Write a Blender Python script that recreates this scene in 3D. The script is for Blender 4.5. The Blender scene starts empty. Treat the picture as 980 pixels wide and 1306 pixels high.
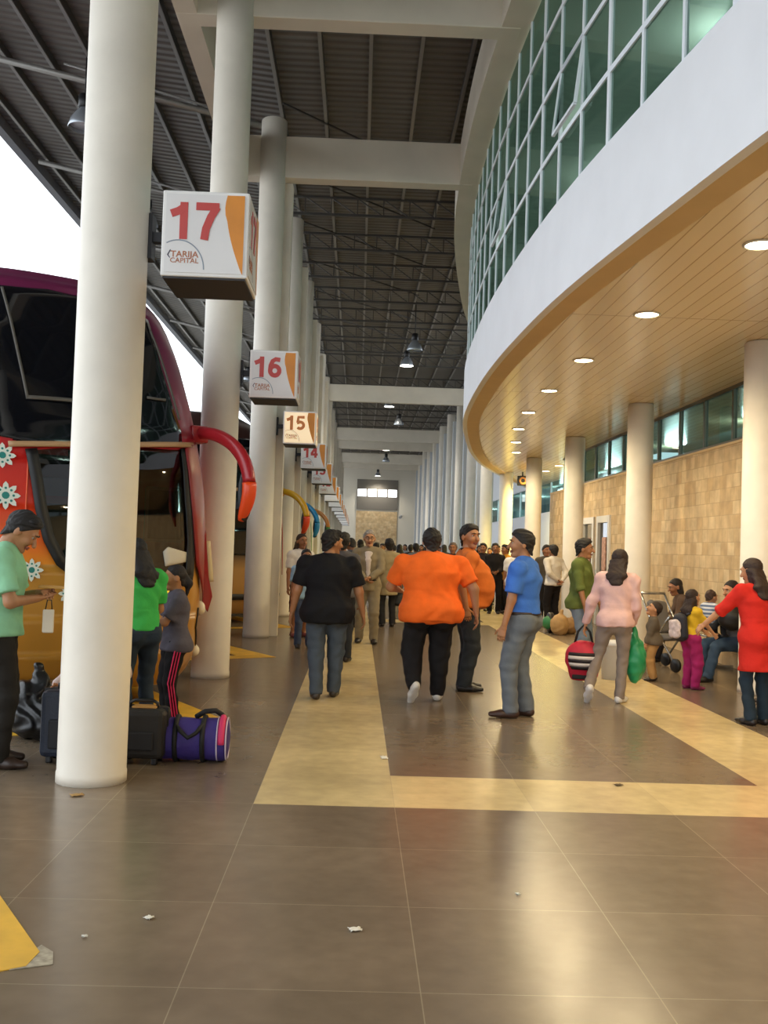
DL_E = 175; SKY_S = 3.0; SKY_C = (0.87, 0.935, 1.0); EXPO = 0.0; OFF_E = 110; SHOP_E = 220
import bpy, bmesh, math, random
import numpy as np
from mathutils import Vector, Matrix
R = math.radians
PI = math.pi
rng = random.Random(7)
scene = bpy.context.scene
COL = scene.collection

# ------------------------------------------------------------------ camera
F = 1290.0; HC = 1.468; VPX, VPY, ROLL = 457.0, 698.0, 0.034
vy = Vector(((VPX-490)/F, -(VPY-653)/F, -1.0)).normalized()
vz = Vector((ROLL, 1.0, 0.0)); vz = (vz - vy*vz.dot(vy)).normalized()
vx = vy.cross(vz).normalized()
ROT = Matrix((vx, vy, vz))                    # camera coords -> world coords
cam_d = bpy.data.cameras.new('camera'); cam = bpy.data.objects.new('camera', cam_d); COL.objects.link(cam)
cam_d.sensor_fit = 'VERTICAL'; cam_d.sensor_height = 36.0; cam_d.lens = F/1306*36.0
cam_d.clip_start = 0.05; cam_d.clip_end = 500
cam.matrix_world = Matrix.Translation((0, 0, HC)) @ ROT.to_4x4()
scene.camera = cam

def ray(x, y):
    return (ROT @ Vector(((x-490)/F, -(y-653)/F, -1.0)))
def ground(x, y, z=0.0):
    d = ray(x, y); t = (z-HC)/d.z
    return Vector((d.x*t, d.y*t, z))
def at(x, y, Y):
    d = ray(x, y); t = Y/d.y
    return Vector((d.x*t, Y, HC+d.z*t))
def proj(p):
    c = ROT.transposed() @ (Vector(p)-Vector((0, 0, HC)))
    return (490+F*c.x/-c.z, 653-F*c.y/-c.z)

# ------------------------------------------------------------------ colour / materials
def lin(c):
    c = c/255.0
    return c/12.92 if c <= 0.04045 else ((c+0.055)/1.055)**2.4
def rgb(h):
    if isinstance(h, str):
        h = h.lstrip('#'); return tuple(lin(int(h[i:i+2], 16)) for i in (0, 2, 4))
    return tuple(h)
_mats = {}
def mat(name, col, rough=0.6, metal=0.0, noise=0.0, scale=8.0, bump=0.0, bscale=60.0, emit=None, estr=0.0, spec=0.5, coat=0.0):
    if name in _mats: return _mats[name]
    m = bpy.data.materials.new(name); m.use_nodes = True
    nt = m.node_tree; b = nt.nodes['Principled BSDF']
    c = rgb(col)
    b.inputs['Base Color'].default_value = (*c, 1)
    b.inputs['Roughness'].default_value = rough; b.inputs['Metallic'].default_value = metal
    b.inputs['Specular IOR Level'].default_value = spec
    if coat: b.inputs['Coat Weight'].default_value = coat; b.inputs['Coat Roughness'].default_value = 0.1
    if emit is not None:
        b.inputs['Emission Color'].default_value = (*rgb(emit), 1); b.inputs['Emission Strength'].default_value = estr
    if noise or bump:
        tc = nt.nodes.new('ShaderNodeTexCoord')
    if noise:
        n = nt.nodes.new('ShaderNodeTexNoise'); n.inputs['Scale'].default_value = scale; n.inputs['Detail'].default_value = 5
        nt.links.new(tc.outputs['Object'], n.inputs['Vector'])
        mr = nt.nodes.new('ShaderNodeMapRange'); mr.inputs[1].default_value = 0.3; mr.inputs[2].default_value = 0.7
        mr.inputs[3].default_value = 1-noise; mr.inputs[4].default_value = 1+noise
        nt.links.new(n.outputs['Fac'], mr.inputs[0])
        mx = nt.nodes.new('ShaderNodeMix'); mx.data_type = 'RGBA'; mx.blend_type = 'MULTIPLY'; mx.inputs[0].default_value = 1
        mx.inputs[6].default_value = (*c, 1); nt.links.new(mr.outputs[0], mx.inputs[7])
        nt.links.new(mx.outputs[2], b.inputs['Base Color'])
    if bump:
        n2 = nt.nodes.new('ShaderNodeTexNoise'); n2.inputs['Scale'].default_value = bscale; n2.inputs['Detail'].default_value = 3
        nt.links.new(tc.outputs['Object'], n2.inputs['Vector'])
        bp = nt.nodes.new('ShaderNodeBump'); bp.inputs['Strength'].default_value = bump; bp.inputs['Distance'].default_value = 0.01
        nt.links.new(n2.outputs['Fac'], bp.inputs['Height']); nt.links.new(bp.outputs[0], b.inputs['Normal'])
    _mats[name] = m
    return m

class NT:                                    # small node-building helper
    def __init__(s, m): s.t = m.node_tree; s.l = s.t.links
    def n(s, typ, **kw):
        x = s.t.nodes.new(typ)
        for k, v in kw.items(): setattr(x, k, v)
        return x
    def val(s, sock, v):
        if hasattr(v, 'is_output') or isinstance(v, bpy.types.NodeSocket): s.l.new(v, sock)
        else: sock.default_value = v
    def m(s, op, a, b=0.0, c=0.0):
        x = s.n('ShaderNodeMath', operation=op)
        for i, v in enumerate((a, b, c)): s.val(x.inputs[i], v)
        return x.outputs[0]
    def mix(s, f, a, b, mode='MIX'):
        x = s.n('ShaderNodeMix', data_type='RGBA', blend_type=mode)
        s.val(x.inputs[0], f)
        for i, v in ((6, a), (7, b)):
            s.val(x.inputs[i], (*v, 1) if isinstance(v, tuple) and len(v) == 3 else v)
        return x.outputs[2]
    def noise(s, vec, scale, detail=4):
        x = s.n('ShaderNodeTexNoise'); x.inputs['Scale'].default_value = scale; x.inputs['Detail'].default_value = detail
        s.l.new(vec, x.inputs['Vector']); return x.outputs['Fac']
    def rng(s, v, a, b, c, d):
        x = s.n('ShaderNodeMapRange'); s.val(x.inputs[0], v)
        for i, q in enumerate((a, b, c, d)): x.inputs[i+1].default_value = q
        return x.outputs[0]

def newmat(name):
    m = bpy.data.materials.new(name); m.use_nodes = True; _mats[name] = m
    return m, NT(m), m.node_tree.nodes['Principled BSDF']

def glass(name, tint, rough=0.03, trans=0.7, refl=(1, 1, 1), fmax=1.0):
    if name in _mats: return _mats[name]
    m = bpy.data.materials.new(name); m.use_nodes = True; _mats[name] = m
    nt = m.node_tree; nt.nodes.remove(nt.nodes['Principled BSDF']); k = NT(m)
    out = nt.nodes['Material Output']
    tr = k.n('ShaderNodeBsdfTransparent'); tr.inputs[0].default_value = (*rgb(tint), 1)
    gl = k.n('ShaderNodeBsdfGlossy'); gl.inputs['Roughness'].default_value = rough; gl.inputs[0].default_value = (*refl, 1)
    fr = k.n('ShaderNodeFresnel'); fr.inputs[0].default_value = 1.55
    f2 = k.m('MINIMUM', k.m('MULTIPLY_ADD', fr.outputs[0], 1.0, 0.04), fmax)
    mx = k.n('ShaderNodeMixShader'); k.l.new(f2, mx.inputs[0]); k.l.new(tr.outputs[0], mx.inputs[1]); k.l.new(gl.outputs[0], mx.inputs[2])
    k.l.new(mx.outputs[0], out.inputs[0])
    return m

# ------------------------------------------------------------------ mesh builder
class MB:
    def __init__(s): s.v = []; s.f = []; s.mi = []; s.sm = []
    def add(s, vs, fs, mi=0, smooth=False):
        o = len(s.v); s.v += [tuple(v) for v in vs]
        for f in fs: s.f.append(tuple(i+o for i in f)); s.mi.append(mi); s.sm.append(smooth)
    def box(s, x0, x1, y0, y1, z0, z1, mi=0, M=None):
        vs = [Vector((x, y, z)) for z in (z0, z1) for y in (y0, y1) for x in (x0, x1)]
        if M is not None: vs = [M @ v for v in vs]
        s.add(vs, [(0, 2, 3, 1), (4, 5, 7, 6), (0, 1, 5, 4), (2, 6, 7, 3), (0, 4, 6, 2), (1, 3, 7, 5)], mi)
        return s
    def bar(s, a, b, w, h=None, mi=0, up=(0, 0, 1)):
        a, b = Vector(a), Vector(b); h = h or w; d = (b-a).normalized(); u = Vector(up)
        if abs(d.dot(u)) > 0.98: u = Vector((1, 0, 0))
        x = d.cross(u).normalized(); y = x.cross(d)
        vs = [p + x*sx*w/2 + y*sy*h/2 for p in (a, b) for sx, sy in ((-1, -1), (1, -1), (1, 1), (-1, 1))]
        s.add(vs, [(3, 2, 1, 0), (4, 5, 6, 7), (0, 1, 5, 4), (1, 2, 6, 5), (2, 3, 7, 6), (3, 0, 4, 7)], mi)
        return s
    def tube(s, pts, rad, n=10, mi=0, caps=True, flat=1.0, smooth=True):
        pts = [Vector(p) for p in pts]; k = len(pts)
        if not hasattr(rad, '__len__'): rad = [rad]*k
        ref = Vector((0, 0, 1)); vs = []; px = None
        for i in range(k):
            d = (pts[min(i+1, k-1)]-pts[max(i-1, 0)]).normalized()
            if px is None:
                if abs(d.z) > 0.95: ref = Vector((1, 0, 0))
                px = d.cross(ref).normalized()
            else: px = (px - d*px.dot(d)).normalized()
            py = d.cross(px)
            for j in range(n):
                a = 2*PI*j/n; vs.append(pts[i] + px*math.cos(a)*rad[i]*flat + py*math.sin(a)*rad[i])
        fs = [(i*n+j, i*n+(j+1) % n, (i+1)*n+(j+1) % n, (i+1)*n+j) for i in range(k-1) for j in range(n)]
        s.add(vs, fs, mi, smooth)
        if caps:
            o = len(s.v)-len(vs)
            s.f.append(tuple(o+j for j in range(n))[::-1]); s.mi.append(mi); s.sm.append(False)
            s.f.append(tuple(o+(k-1)*n+j for j in range(n))); s.mi.append(mi); s.sm.append(False)
        return s
    def lathe(s, prof, c=(0, 0, 0), n=24, mi=0, smooth=True, caps=True):
        c = Vector(c); k = len(prof); vs = []
        for r, z in prof:
            for j in range(n):
                a = 2*PI*j/n; vs.append(c+Vector((r*math.cos(a), r*math.sin(a), z)))
        fs = [(i*n+j, i*n+(j+1) % n, (i+1)*n+(j+1) % n, (i+1)*n+j) for i in range(k-1) for j in range(n)]
        s.add(vs, fs, mi, smooth)
        if caps:
            o = len(s.v)-len(vs)
            s.f.append(tuple(o+j for j in range(n))[::-1]); s.mi.append(mi); s.sm.append(False)
            s.f.append(tuple(o+(k-1)*n+j for j in range(n))); s.mi.append(mi); s.sm.append(False)
        return s
    def sphere(s, c, r, n=10, m=7, mi=0):
        r = r if hasattr(r, '__len__') else (r, r, r); c = Vector(c); vs = [c+Vector((0, 0, -r[2]))]
        for i in range(1, m):
            t = -PI/2+PI*i/m
            for j in range(n):
                a = 2*PI*j/n; vs.append(c+Vector((r[0]*math.cos(t)*math.cos(a), r[1]*math.cos(t)*math.sin(a), r[2]*math.sin(t))))
        vs.append(c+Vector((0, 0, r[2]))); T = len(vs)-1
        fs = [(0, 1+(j+1) % n, 1+j) for j in range(n)]
        for i in range(m-2):
            a, b = 1+i*n, 1+(i+1)*n
            fs += [(a+j, a+(j+1) % n, b+(j+1) % n, b+j) for j in range(n)]
        a = 1+(m-2)*n; fs += [(a+j, a+(j+1) % n, T) for j in range(n)]
        s.add(vs, fs, mi, True); return s
    def prism(s, poly, z0, z1, mi=0, M=None):       # poly in xy, extruded along z; M maps
        n = len(poly)
        vs = [Vector((x, y, z)) for z in (z0, z1) for x, y in poly]
        if M is not None: vs = [M @ v for v in vs]
        s.add(vs, [tuple(range(n))[::-1], tuple(range(n, 2*n))]+[(i, (i+1) % n, n+(i+1) % n, n+i) for i in range(n)], mi)
        return s
    def build(s, name, mats, parent=None, bevel=0.0, fix=False):
        me = bpy.data.meshes.new(name); me.from_pydata(s.v, [], s.f)
        mats = mats if isinstance(mats, (list, tuple)) else [mats]
        for m in mats: me.materials.append(m)
        me.polygons.foreach_set('material_index', s.mi); me.polygons.foreach_set('use_smooth', s.sm)
        me.update()
        if fix:
            bm = bmesh.new(); bm.from_mesh(me); bmesh.ops.recalc_face_normals(bm, faces=bm.faces); bm.to_mesh(me); bm.free()
        o = bpy.data.objects.new(name, me); COL.objects.link(o)
        if parent is not None: o.parent = parent
        if bevel:
            b = o.modifiers.new('edge', 'BEVEL'); b.width = bevel; b.segments = 2; b.limit_method = 'ANGLE'
        return o

def tag(o, label=None, cat=None, group=None, kind=None):
    if label: o['label'] = label
    if cat: o['category'] = cat
    if group: o['group'] = group
    if kind: o['kind'] = kind
    return o
def empty(name, loc=(0, 0, 0), rz=0.0):
    o = bpy.data.objects.new(name, None); COL.objects.link(o); o.location = loc; o.rotation_euler = (0, 0, rz)
    return o
def copy_tree(o, parent=None):
    c = o.copy(); COL.objects.link(c); c.parent = parent
    for ch in list(o.children): copy_tree(ch, c)
    return c
def text(body, size, M, name, m, parent=None, ext=0.003, off=0.0, sx=1.0, align='CENTER'):
    cu = bpy.data.curves.new('lettering', 'FONT'); cu.body = body; cu.size = size; cu.extrude = ext; cu.offset = off; cu.resolution_u = 3
    cu.align_x = align; cu.align_y = 'CENTER'
    tmp = bpy.data.objects.new('lettering', cu); COL.objects.link(tmp)
    me = bpy.data.meshes.new_from_object(tmp.evaluated_get(bpy.context.evaluated_depsgraph_get()))
    bpy.data.objects.remove(tmp); bpy.data.curves.remove(cu)
    me.materials.clear(); me.materials.append(m); me.transform(M @ Matrix.Diagonal((sx, 1, 1, 1)))
    o = bpy.data.objects.new(name, me); COL.objects.link(o)
    if parent is not None: o.parent = parent
    return o
def arc(cx, cy, rx, ry, a0, a1, n=14):
    return [(cx+rx*math.cos(R(a0+(a1-a0)*i/n)), cy+ry*math.sin(R(a0+(a1-a0)*i/n))) for i in range(n+1)]
# heavy sans digits: centre lines in a box 0.62 wide, 1 high, stroke .22
GLYPH = {'1': [[(.40, 0), (.40, 1.0)], [(.40, .86), (.26, .76), (.06, .68)]],
 '7': [[(.02, .90), (.64, .90)], [(.58, .90), (.42, .62), (.30, .3), (.26, 0)]],
 '6': [arc(.33, .33, .22, .23, 0, 360, 22), [(.11, .34), (.13, .58), (.22, .80), (.36, .89), (.58, .86)]],
 '5': [[(.60, .90), (.17, .90), (.13, .50)], [(.10, .50)]+arc(.31, .33, .24, .23, 135, -140, 16)],
 '4': [[(.46, 0), (.46, 1.0)], [(.44, .94), (.08, .34)], [(.02, .30), (.66, .30)]],
 '3': [arc(.31, .70, .21, .19, 160, -75, 14), arc(.31, .31, .24, .21, 75, -160, 16)],
 '2': [arc(.32, .66, .22, .23, 165, -30, 12)+[(.14, .12)], [(.06, .10), (.62, .10)]],
 '0': [arc(.33, .5, .22, .40, 0, 360, 26)], '8': [arc(.33, .70, .19, .19, 0, 360, 18), arc(.33, .30, .23, .20, 0, 360, 20)],
 '9': [arc(.33, .67, .22, .23, 0, 360, 22), [(.55, .66), (.53, .42), (.44, .2), (.30, .11), (.08, .14)]]}
def numeral(txt, hgt, M, name, m, parent, z0=.0, z1=.002, stroke=.21):
    b = MB(); adv = .70; x0 = -adv*len(txt)/2
    for c in txt:
        for pl in GLYPH[c]:
            if len(pl) < 2: continue
            L = []; Rr = []
            for i, (x, y) in enumerate(pl):
                p, q = pl[max(0, i-1)], pl[min(len(pl)-1, i+1)]
                if len(pl) > 18 and pl[0] == pl[-1] or abs(pl[0][0]-pl[-1][0])+abs(pl[0][1]-pl[-1][1]) < 1e-6:
                    if i == 0: p = pl[-2]
                    if i == len(pl)-1: q = pl[1]
                t = Vector((q[0]-p[0], q[1]-p[1])).normalized(); w = Vector((-t.y, t.x))*stroke/2
                L.append(((x0+x+w.x)*hgt, (y-.5+w.y)*hgt)); Rr.append(((x0+x-w.x)*hgt, (y-.5-w.y)*hgt))
            z0 += .0007; z1 += .0007; n = len(pl); vs = [Vector((x, y, z)) for z in (z0, z1) for x, y in L+Rr]
            vs = [M @ v for v in vs]; k = 2*n
            fs = []
            for i in range(n-1):
                fs += [(i, i+1, n+i+1, n+i), (k+i, k+n+i, k+n+i+1, k+i+1), (i, k+i, k+i+1, i+1), (n+i, n+i+1, k+n+i+1, k+n+i)]
            fs += [(0, n, k+n, k), (n-1, k+n-1, k+2*n-1, 2*n-1)]
            b.add(vs, fs)
        x0 += adv
    return b.build(name, m, parent)
def catmull(pts, n=5):
    P = [Vector(p) for p in pts]; P = [P[0]*2-P[1]]+P+[P[-1]*2-P[-2]]; out = []
    for i in range(1, len(P)-2):
        for j in range(n):
            t = j/n; a, b, c, d = P[i-1:i+3]
            out.append(.5*((2*b)+(c-a)*t+(2*a-5*b+4*c-d)*t*t+(3*b-a-3*c+d)*t**3))
    return out+[P[-2]]
def interp(pts, x):
    xs = [p[0] for p in pts]; ys = [p[1] for p in pts]
    return float(np.interp(x, xs, ys))
ORD = 'first second third fourth fifth sixth seventh eighth ninth tenth eleventh twelfth thirteenth fourteenth fifteenth sixteenth'.split()
# ================================================================== shared materials
M_white = mat('painted_concrete', '#e0d8c9', 0.55, noise=0.06, scale=3, bump=0.05, bscale=30)
M_beam = mat('beam_paint', '#d6cdbb', 0.6, noise=0.05, scale=2)
M_fascia = mat('fascia_paint', '#e4e5e8', 0.5, noise=0.03, scale=2)
M_rim = mat('rim_plaster', '#cfb27f', 0.6, noise=0.04, scale=3)
M_steel = mat('dark_steel', '#4a4845', 0.5, 0.3)
M_steel_l = mat('galvanised_steel', '#8f8c87', 0.45, 0.5)
M_alu = mat('aluminium', '#c9cfd6', 0.35, 0.6)
M_black = mat('black_plastic', '#141416', 0.4)
M_dark = mat('dark_grey', '#2b2b2e', 0.6)

def floor_material():
    m, k, b = newmat('floor_tiles')
    tc = k.n('ShaderNodeTexCoord'); sp = k.n('ShaderNodeSeparateXYZ'); k.l.new(tc.outputs['Object'], sp.inputs[0])
    x, y = sp.outputs[0], sp.outputs[1]
    def band(v, a, c): return k.m('MULTIPLY', k.m('GREATER_THAN', v, a), k.m('LESS_THAN', v, c))
    past = k.m('GREATER_THAN', y, 5.79)
    s1 = k.m('MULTIPLY', band(x, -0.543, 0.257), past)
    s2 = k.m('MULTIPLY', band(x, 2.657, 3.457), past)
    yy = k.m('MODULO', k.m('SUBTRACT', y, 5.79), 14.4)
    cr = k.m('MULTIPLY', k.m('MULTIPLY', band(yy, 0.0, 0.8), past), band(x, -0.543, 3.457))
    st = k.m('MAXIMUM', k.m('MAXIMUM', s1, s2), cr)
    def line(v, off):
        q = k.m('FRACT', k.m('DIVIDE', k.m('SUBTRACT', v, off), 0.8))
        e = k.m('ABSOLUTE', k.m('SUBTRACT', q, 0.5))
        return k.m('GREATER_THAN', e, 0.5-0.0026)
    gr = k.m('MAXIMUM', line(x, 0.257), line(y, 3.40-0.8))
    n1 = k.noise(tc.outputs['Object'], 1.3, 6); n2 = k.noise(tc.outputs['Object'], 9, 5)
    nn = k.m('MULTIPLY', k.rng(n1, .3, .7, .86, 1.14), k.rng(n2, .3, .7, .92, 1.08))
    # tile-to-tile tone
    vx_ = k.n('ShaderNodeCombineXYZ'); k.l.new(k.m('FLOOR', k.m('DIVIDE', k.m('SUBTRACT', x, 0.257), 0.8)), vx_.inputs[0]); k.l.new(k.m('FLOOR', k.m('DIVIDE', k.m('SUBTRACT', y, 2.6), 0.8)), vx_.inputs[1])
    wn = k.n('ShaderNodeTexWhiteNoise'); k.l.new(vx_.outputs[0], wn.inputs['Vector'])
    nn = k.m('MULTIPLY', nn, k.rng(wn.outputs['Value'], 0, 1, .94, 1.06))
    dark = rgb('#776856'); cream = rgb('#d3bd8b')
    c = k.mix(st, dark, cream)
    c = k.mix(k.m('MULTIPLY', gr, k.m('SUBTRACT', 1, k.m('MULTIPLY', st, .75))), c, rgb('#94866f'))
    gv = k.n('ShaderNodeCombineXYZ')
    for i in range(3): k.l.new(nn, gv.inputs[i])
    c = k.mix(1.0, c, gv.outputs[0], 'MULTIPLY')
    k.l.new(c, b.inputs['Base Color'])
    k.l.new(k.rng(n2, .3, .7, .235, .27), b.inputs['Roughness'])
    b.inputs['Specular IOR Level'].default_value = 0.5
    return m
M_floor = floor_material()

def stone_material():
    m, k, b = newmat('stone_blocks')
    tc = k.n('ShaderNodeTexCoord'); sp = k.n('ShaderNodeSeparateXYZ'); k.l.new(tc.outputs['Object'], sp.inputs[0])
    cb = k.n('ShaderNodeCombineXYZ'); k.l.new(k.m('ADD', sp.outputs[1], sp.outputs[0]), cb.inputs[0]); k.l.new(sp.outputs[2], cb.inputs[1])
    br = k.n('ShaderNodeTexBrick'); k.l.new(cb.outputs[0], br.inputs['Vector'])
    br.inputs['Color1'].default_value = (*rgb('#d2b98f'), 1); br.inputs['Color2'].default_value = (*rgb('#bd9f74'), 1)
    br.inputs['Mortar'].default_value = (*rgb('#b59b74'), 1)
    br.inputs['Scale'].default_value = 1.0; br.inputs['Mortar Size'].default_value = 0.006
    br.inputs['Brick Width'].default_value = 0.26; br.inputs['Row Height'].default_value = 0.19; br.offset = 0.37; br.squash = 0.8; br.squash_frequency = 3
    n = k.noise(tc.outputs['Object'], 5, 6)
    gv = k.n('ShaderNodeCombineXYZ'); q = k.rng(n, .3, .7, .82, 1.15)
    for i in range(3): k.l.new(q, gv.inputs[i])
    k.l.new(k.mix(1.0, br.outputs['Color'], gv.outputs[0], 'MULTIPLY'), b.inputs['Base Color'])
    b.inputs['Roughness'].default_value = 0.75
    bp = k.n('ShaderNodeBump'); bp.inputs['Strength'].default_value = 0.5; bp.inputs['Distance'].default_value = 0.02
    k.l.new(k.m('ADD', br.outputs['Fac'], k.m('MULTIPLY', n, -0.8)), bp.inputs['Height']); bp.invert = True
    k.l.new(bp.outputs[0], b.inputs['Normal'])
    return m
M_stone = stone_material()

def plank_material():
    m, k, b = newmat('soffit_planks')
    tc = k.n('ShaderNodeTexCoord'); sp = k.n('ShaderNodeSeparateXYZ'); k.l.new(tc.outputs['Object'], sp.inputs[0])
    q = k.m('DIVIDE', sp.outputs[0], 0.15)
    fr = k.m('FRACT', q); ln = k.m('GREATER_THAN', k.m('ABSOLUTE', k.m('SUBTRACT', fr, .5)), .46)
    cb = k.n('ShaderNodeCombineXYZ'); k.l.new(k.m('FLOOR', q), cb.inputs[0])
    wn = k.n('ShaderNodeTexWhiteNoise'); k.l.new(cb.outputs[0], wn.inputs['Vector'])
    cross = k.m('GREATER_THAN', k.m('ABSOLUTE', k.m('SUBTRACT', k.m('FRACT', k.m('DIVIDE', sp.outputs[1], 5.1)), .5)), .498)
    c = k.mix(k.rng(wn.outputs['Value'], 0, 1, 0, 1), rgb('#e2d0ab'), rgb('#ecdcbc'))
    c = k.mix(k.m('MAXIMUM', ln, cross), c, rgb('#a88c60'))
    k.l.new(c, b.inputs['Base Color'])
    b.inputs['Roughness'].default_value = 0.24
    return m
M_planks = plank_material()

def roof_material():
    m, k, b = newmat('ribbed_roof_sheet')
    tc = k.n('ShaderNodeTexCoord'); sp = k.n('ShaderNodeSeparateXYZ'); k.l.new(tc.outputs['Object'], sp.inputs[0])
    w = k.m('SINE', k.m('MULTIPLY', sp.outputs[1], 2*PI/0.2))
    n = k.noise(tc.outputs['Object'], .8, 4)
    a = k.m('ADD', k.rng(w, -1, 1, 0, .6), k.rng(n, .3, .7, 0, .4))
    k.l.new(k.mix(a, rgb('#5c5853'), rgb('#77726b')), b.inputs['Base Color'])
    b.inputs['Roughness'].default_value = 0.55; b.inputs['Metallic'].default_value = 0.15
    bp = k.n('ShaderNodeBump'); bp.inputs['Strength'].default_value = .6; bp.inputs['Distance'].default_value = .03
    k.l.new(w, bp.inputs['Height']); k.l.new(bp.outputs[0], b.inputs['Normal'])
    return m
M_roof = roof_material()
M_asphalt = mat('asphalt', '#8a8680', 0.9, noise=0.2, scale=2, bump=0.3, bscale=80)

def S(o): o['kind'] = 'structure'; return o

# ================================================================== floor / ground
S(MB().box(-4.2, 9, -26, 80, -0.1, 0.0).build('floor', M_floor))
S(MB().box(-70, -4.2, -40, 140, -0.1, -0.01).build('ground_outside', M_asphalt))

# ================================================================== mezzanine curve
CURVE = [(-8, 4.98), (-6, 4.45), (-4, 4.0), (-2, 3.58), (0, 3.14), (2, 2.75), (4, 2.42), (5.6, 2.18), (6.1, 2.11), (6.9, 2.03), (7.65, 1.94), (8.8, 1.81), (9.9, 1.73), (11.95, 1.655),
         (13, 1.64), (14.15, 1.645), (16.05, 1.70), (17.9, 1.79), (19.1, 1.90), (21.2, 2.16), (24.16, 2.58), (27.1, 3.13), (28.3, 3.42), (30.7, 4.08), (32.5, 4.60), (34, 5.06), (36, 5.75), (38, 6.4)]
def smooth_curve():
    ys = np.array([c[0] for c in CURVE]); xs = np.array([c[1] for c in CURVE])
    Y = np.arange(-8, 38.01, 0.25); X = np.interp(Y, ys, xs)
    for _ in range(14): X[1:-1] = (X[:-2]+2*X[1:-1]+X[2:])/4
    return Y, X
CY, CX = smooth_curve()
def xc(y): return float(np.interp(y, CY, CX))
def cnorm(y):
    d = (xc(y+.3)-xc(y-.3))/.6
    return Vector((-1, d, 0)).normalized()      # outward, into the hall
ZS, ZF0, ZF1 = 3.92, 3.86, 4.79

def ribbon(name, m, o0, z0, o1, z1, y0=-8, y1=38, parent=None, step=0.25, thick=None):
    """closed band that follows the curve: rectangle in (outward offset, z)"""
    b = MB(); ys = np.arange(y0, y1+1e-6, step); ring = []
    for y in ys:
        n = cnorm(y); p = Vector((xc(y), y, 0))
        ring.append([p+n*o0+Vector((0, 0, z0)), p+n*o1+Vector((0, 0, z0)), p+n*o1+Vector((0, 0, z1)), p+n*o0+Vector((0, 0, z1))])
    k = len(ring); vs = [v for r in ring for v in r]
    fs = [(i*4+j, i*4+(j+1) % 4, (i+1)*4+(j+1) % 4, (i+1)*4+j) for i in range(k-1) for j in range(4)]
    b.add(vs, fs, 0, False); b.f += [(3, 2, 1, 0), tuple((k-1)*4+j for j in range(4))]; b.mi += [0, 0]; b.sm += [False, False]
    o = b.build(name, m, parent, fix=True)
    return o
fas = ribbon('mezzanine_fascia', M_fascia, -0.08, ZF0, 0.0, ZF1)
tag(fas, 'smooth white curved fascia band under the mezzanine glass', 'fascia', kind='structure')
rim = ribbon('trim_1', M_rim, -0.31, ZF0+.004, -0.081, ZF0+.05); S(rim)

# soffit
def soffit():
    b = MB(); ys = list(np.arange(-8, 38.01, 0.5)); vs = []
    for y in ys:
        p = Vector((xc(y), y, 0))-cnorm(y)*0.30
        vs += [(p.x, p.y, ZS), (max(7.0, p.x+.02), p.y, ZS), (p.x, p.y, ZS+.12), (max(7.0, p.x+.02), p.y, ZS+.12)]
    k = len(ys)
    for i in range(k-1):
        a, c = i*4, i*4+4
        b.f += [(a, a+1, c+1, c), (a+2, c+2, c+3, a+3), (a, c, c+2, a+2), (a+1, a+3, c+3, c+1)]; b.mi += [0]*4; b.sm += [False]*4
    b.v = vs
    return b.build('ceiling_soffit', M_planks, fix=True)
S(soffit())

# ================================================================== mezzanine glass wall
M_glass = glass('mezzanine_glass', '#7d8e88', 0.05, refl=(.42, .52, .49), fmax=.30)
M_frame = mat('window_frame_white', '#e4e9ee', 0.4)
M_interior = mat('office_interior', '#9bb0a4', 0.8)
ROWS = [ZF1, 5.44, 6.12, 6.78, 7.36]
mull = list(np.arange(-7.0, 31.0, 0.72))
open_panes = {(22, 1), (27, 1)}
for i in range(len(mull)-1):
    y0, y1 = mull[i], mull[i+1]
    r = empty(f'window_{i+1}', (xc(y0), y0, ZF1)); S(r)
    n = (cnorm(y0)+cnorm(y1)).normalized(); p0 = Vector((xc(y0), y0, 0)); p1 = Vector((xc(y1), y1, 0))
    base = Vector(r.location)
    fb = MB(); gb = MB()
    w = 0.065 if i % 3 == 0 else 0.042
    fb.bar(p0-n*.05+Vector((0, 0, ZF1))-base, p0-n*.05+Vector((0, 0, ROWS[-1]))-base, w, 0.03, up=n)
    for z in ROWS[:-1]:
        zz = z+.025 if z == ROWS[0] else z
        fb.bar(p0-n*.05+Vector((0, 0, zz))-base, p1-n*.05+Vector((0, 0, zz))-base, 0.03, 0.05)
    for j in range(4):
        z0, z1 = ROWS[j], ROWS[j+1]
        a0, a1 = p0-n*.05, p1-n*.05
        if (i, j) in open_panes:                       # pushed out at the bottom
            q = n*.07
            vs = [a0+q+Vector((0, 0, z0+.05)), a1+q+Vector((0, 0, z0+.05)), a1+Vector((0, 0, z1)), a0+Vector((0, 0, z1))]
            for (u, v) in ((0, 1), (1, 2), (2, 3), (3, 0)): fb.bar(vs[u]-base, vs[v]-base, .03, .03)
            gb.add([v-base for v in vs], [(0, 1, 2, 3)])
        else:
            gb.add([a0+Vector((0, 0, z0))-base, a1+Vector((0, 0, z0))-base, a1+Vector((0, 0, z1))-base, a0+Vector((0, 0, z1))-base], [(0, 1, 2, 3)])
    fb.build('window_frame', M_frame, r); gb.build('window_pane', M_glass, r)
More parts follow.
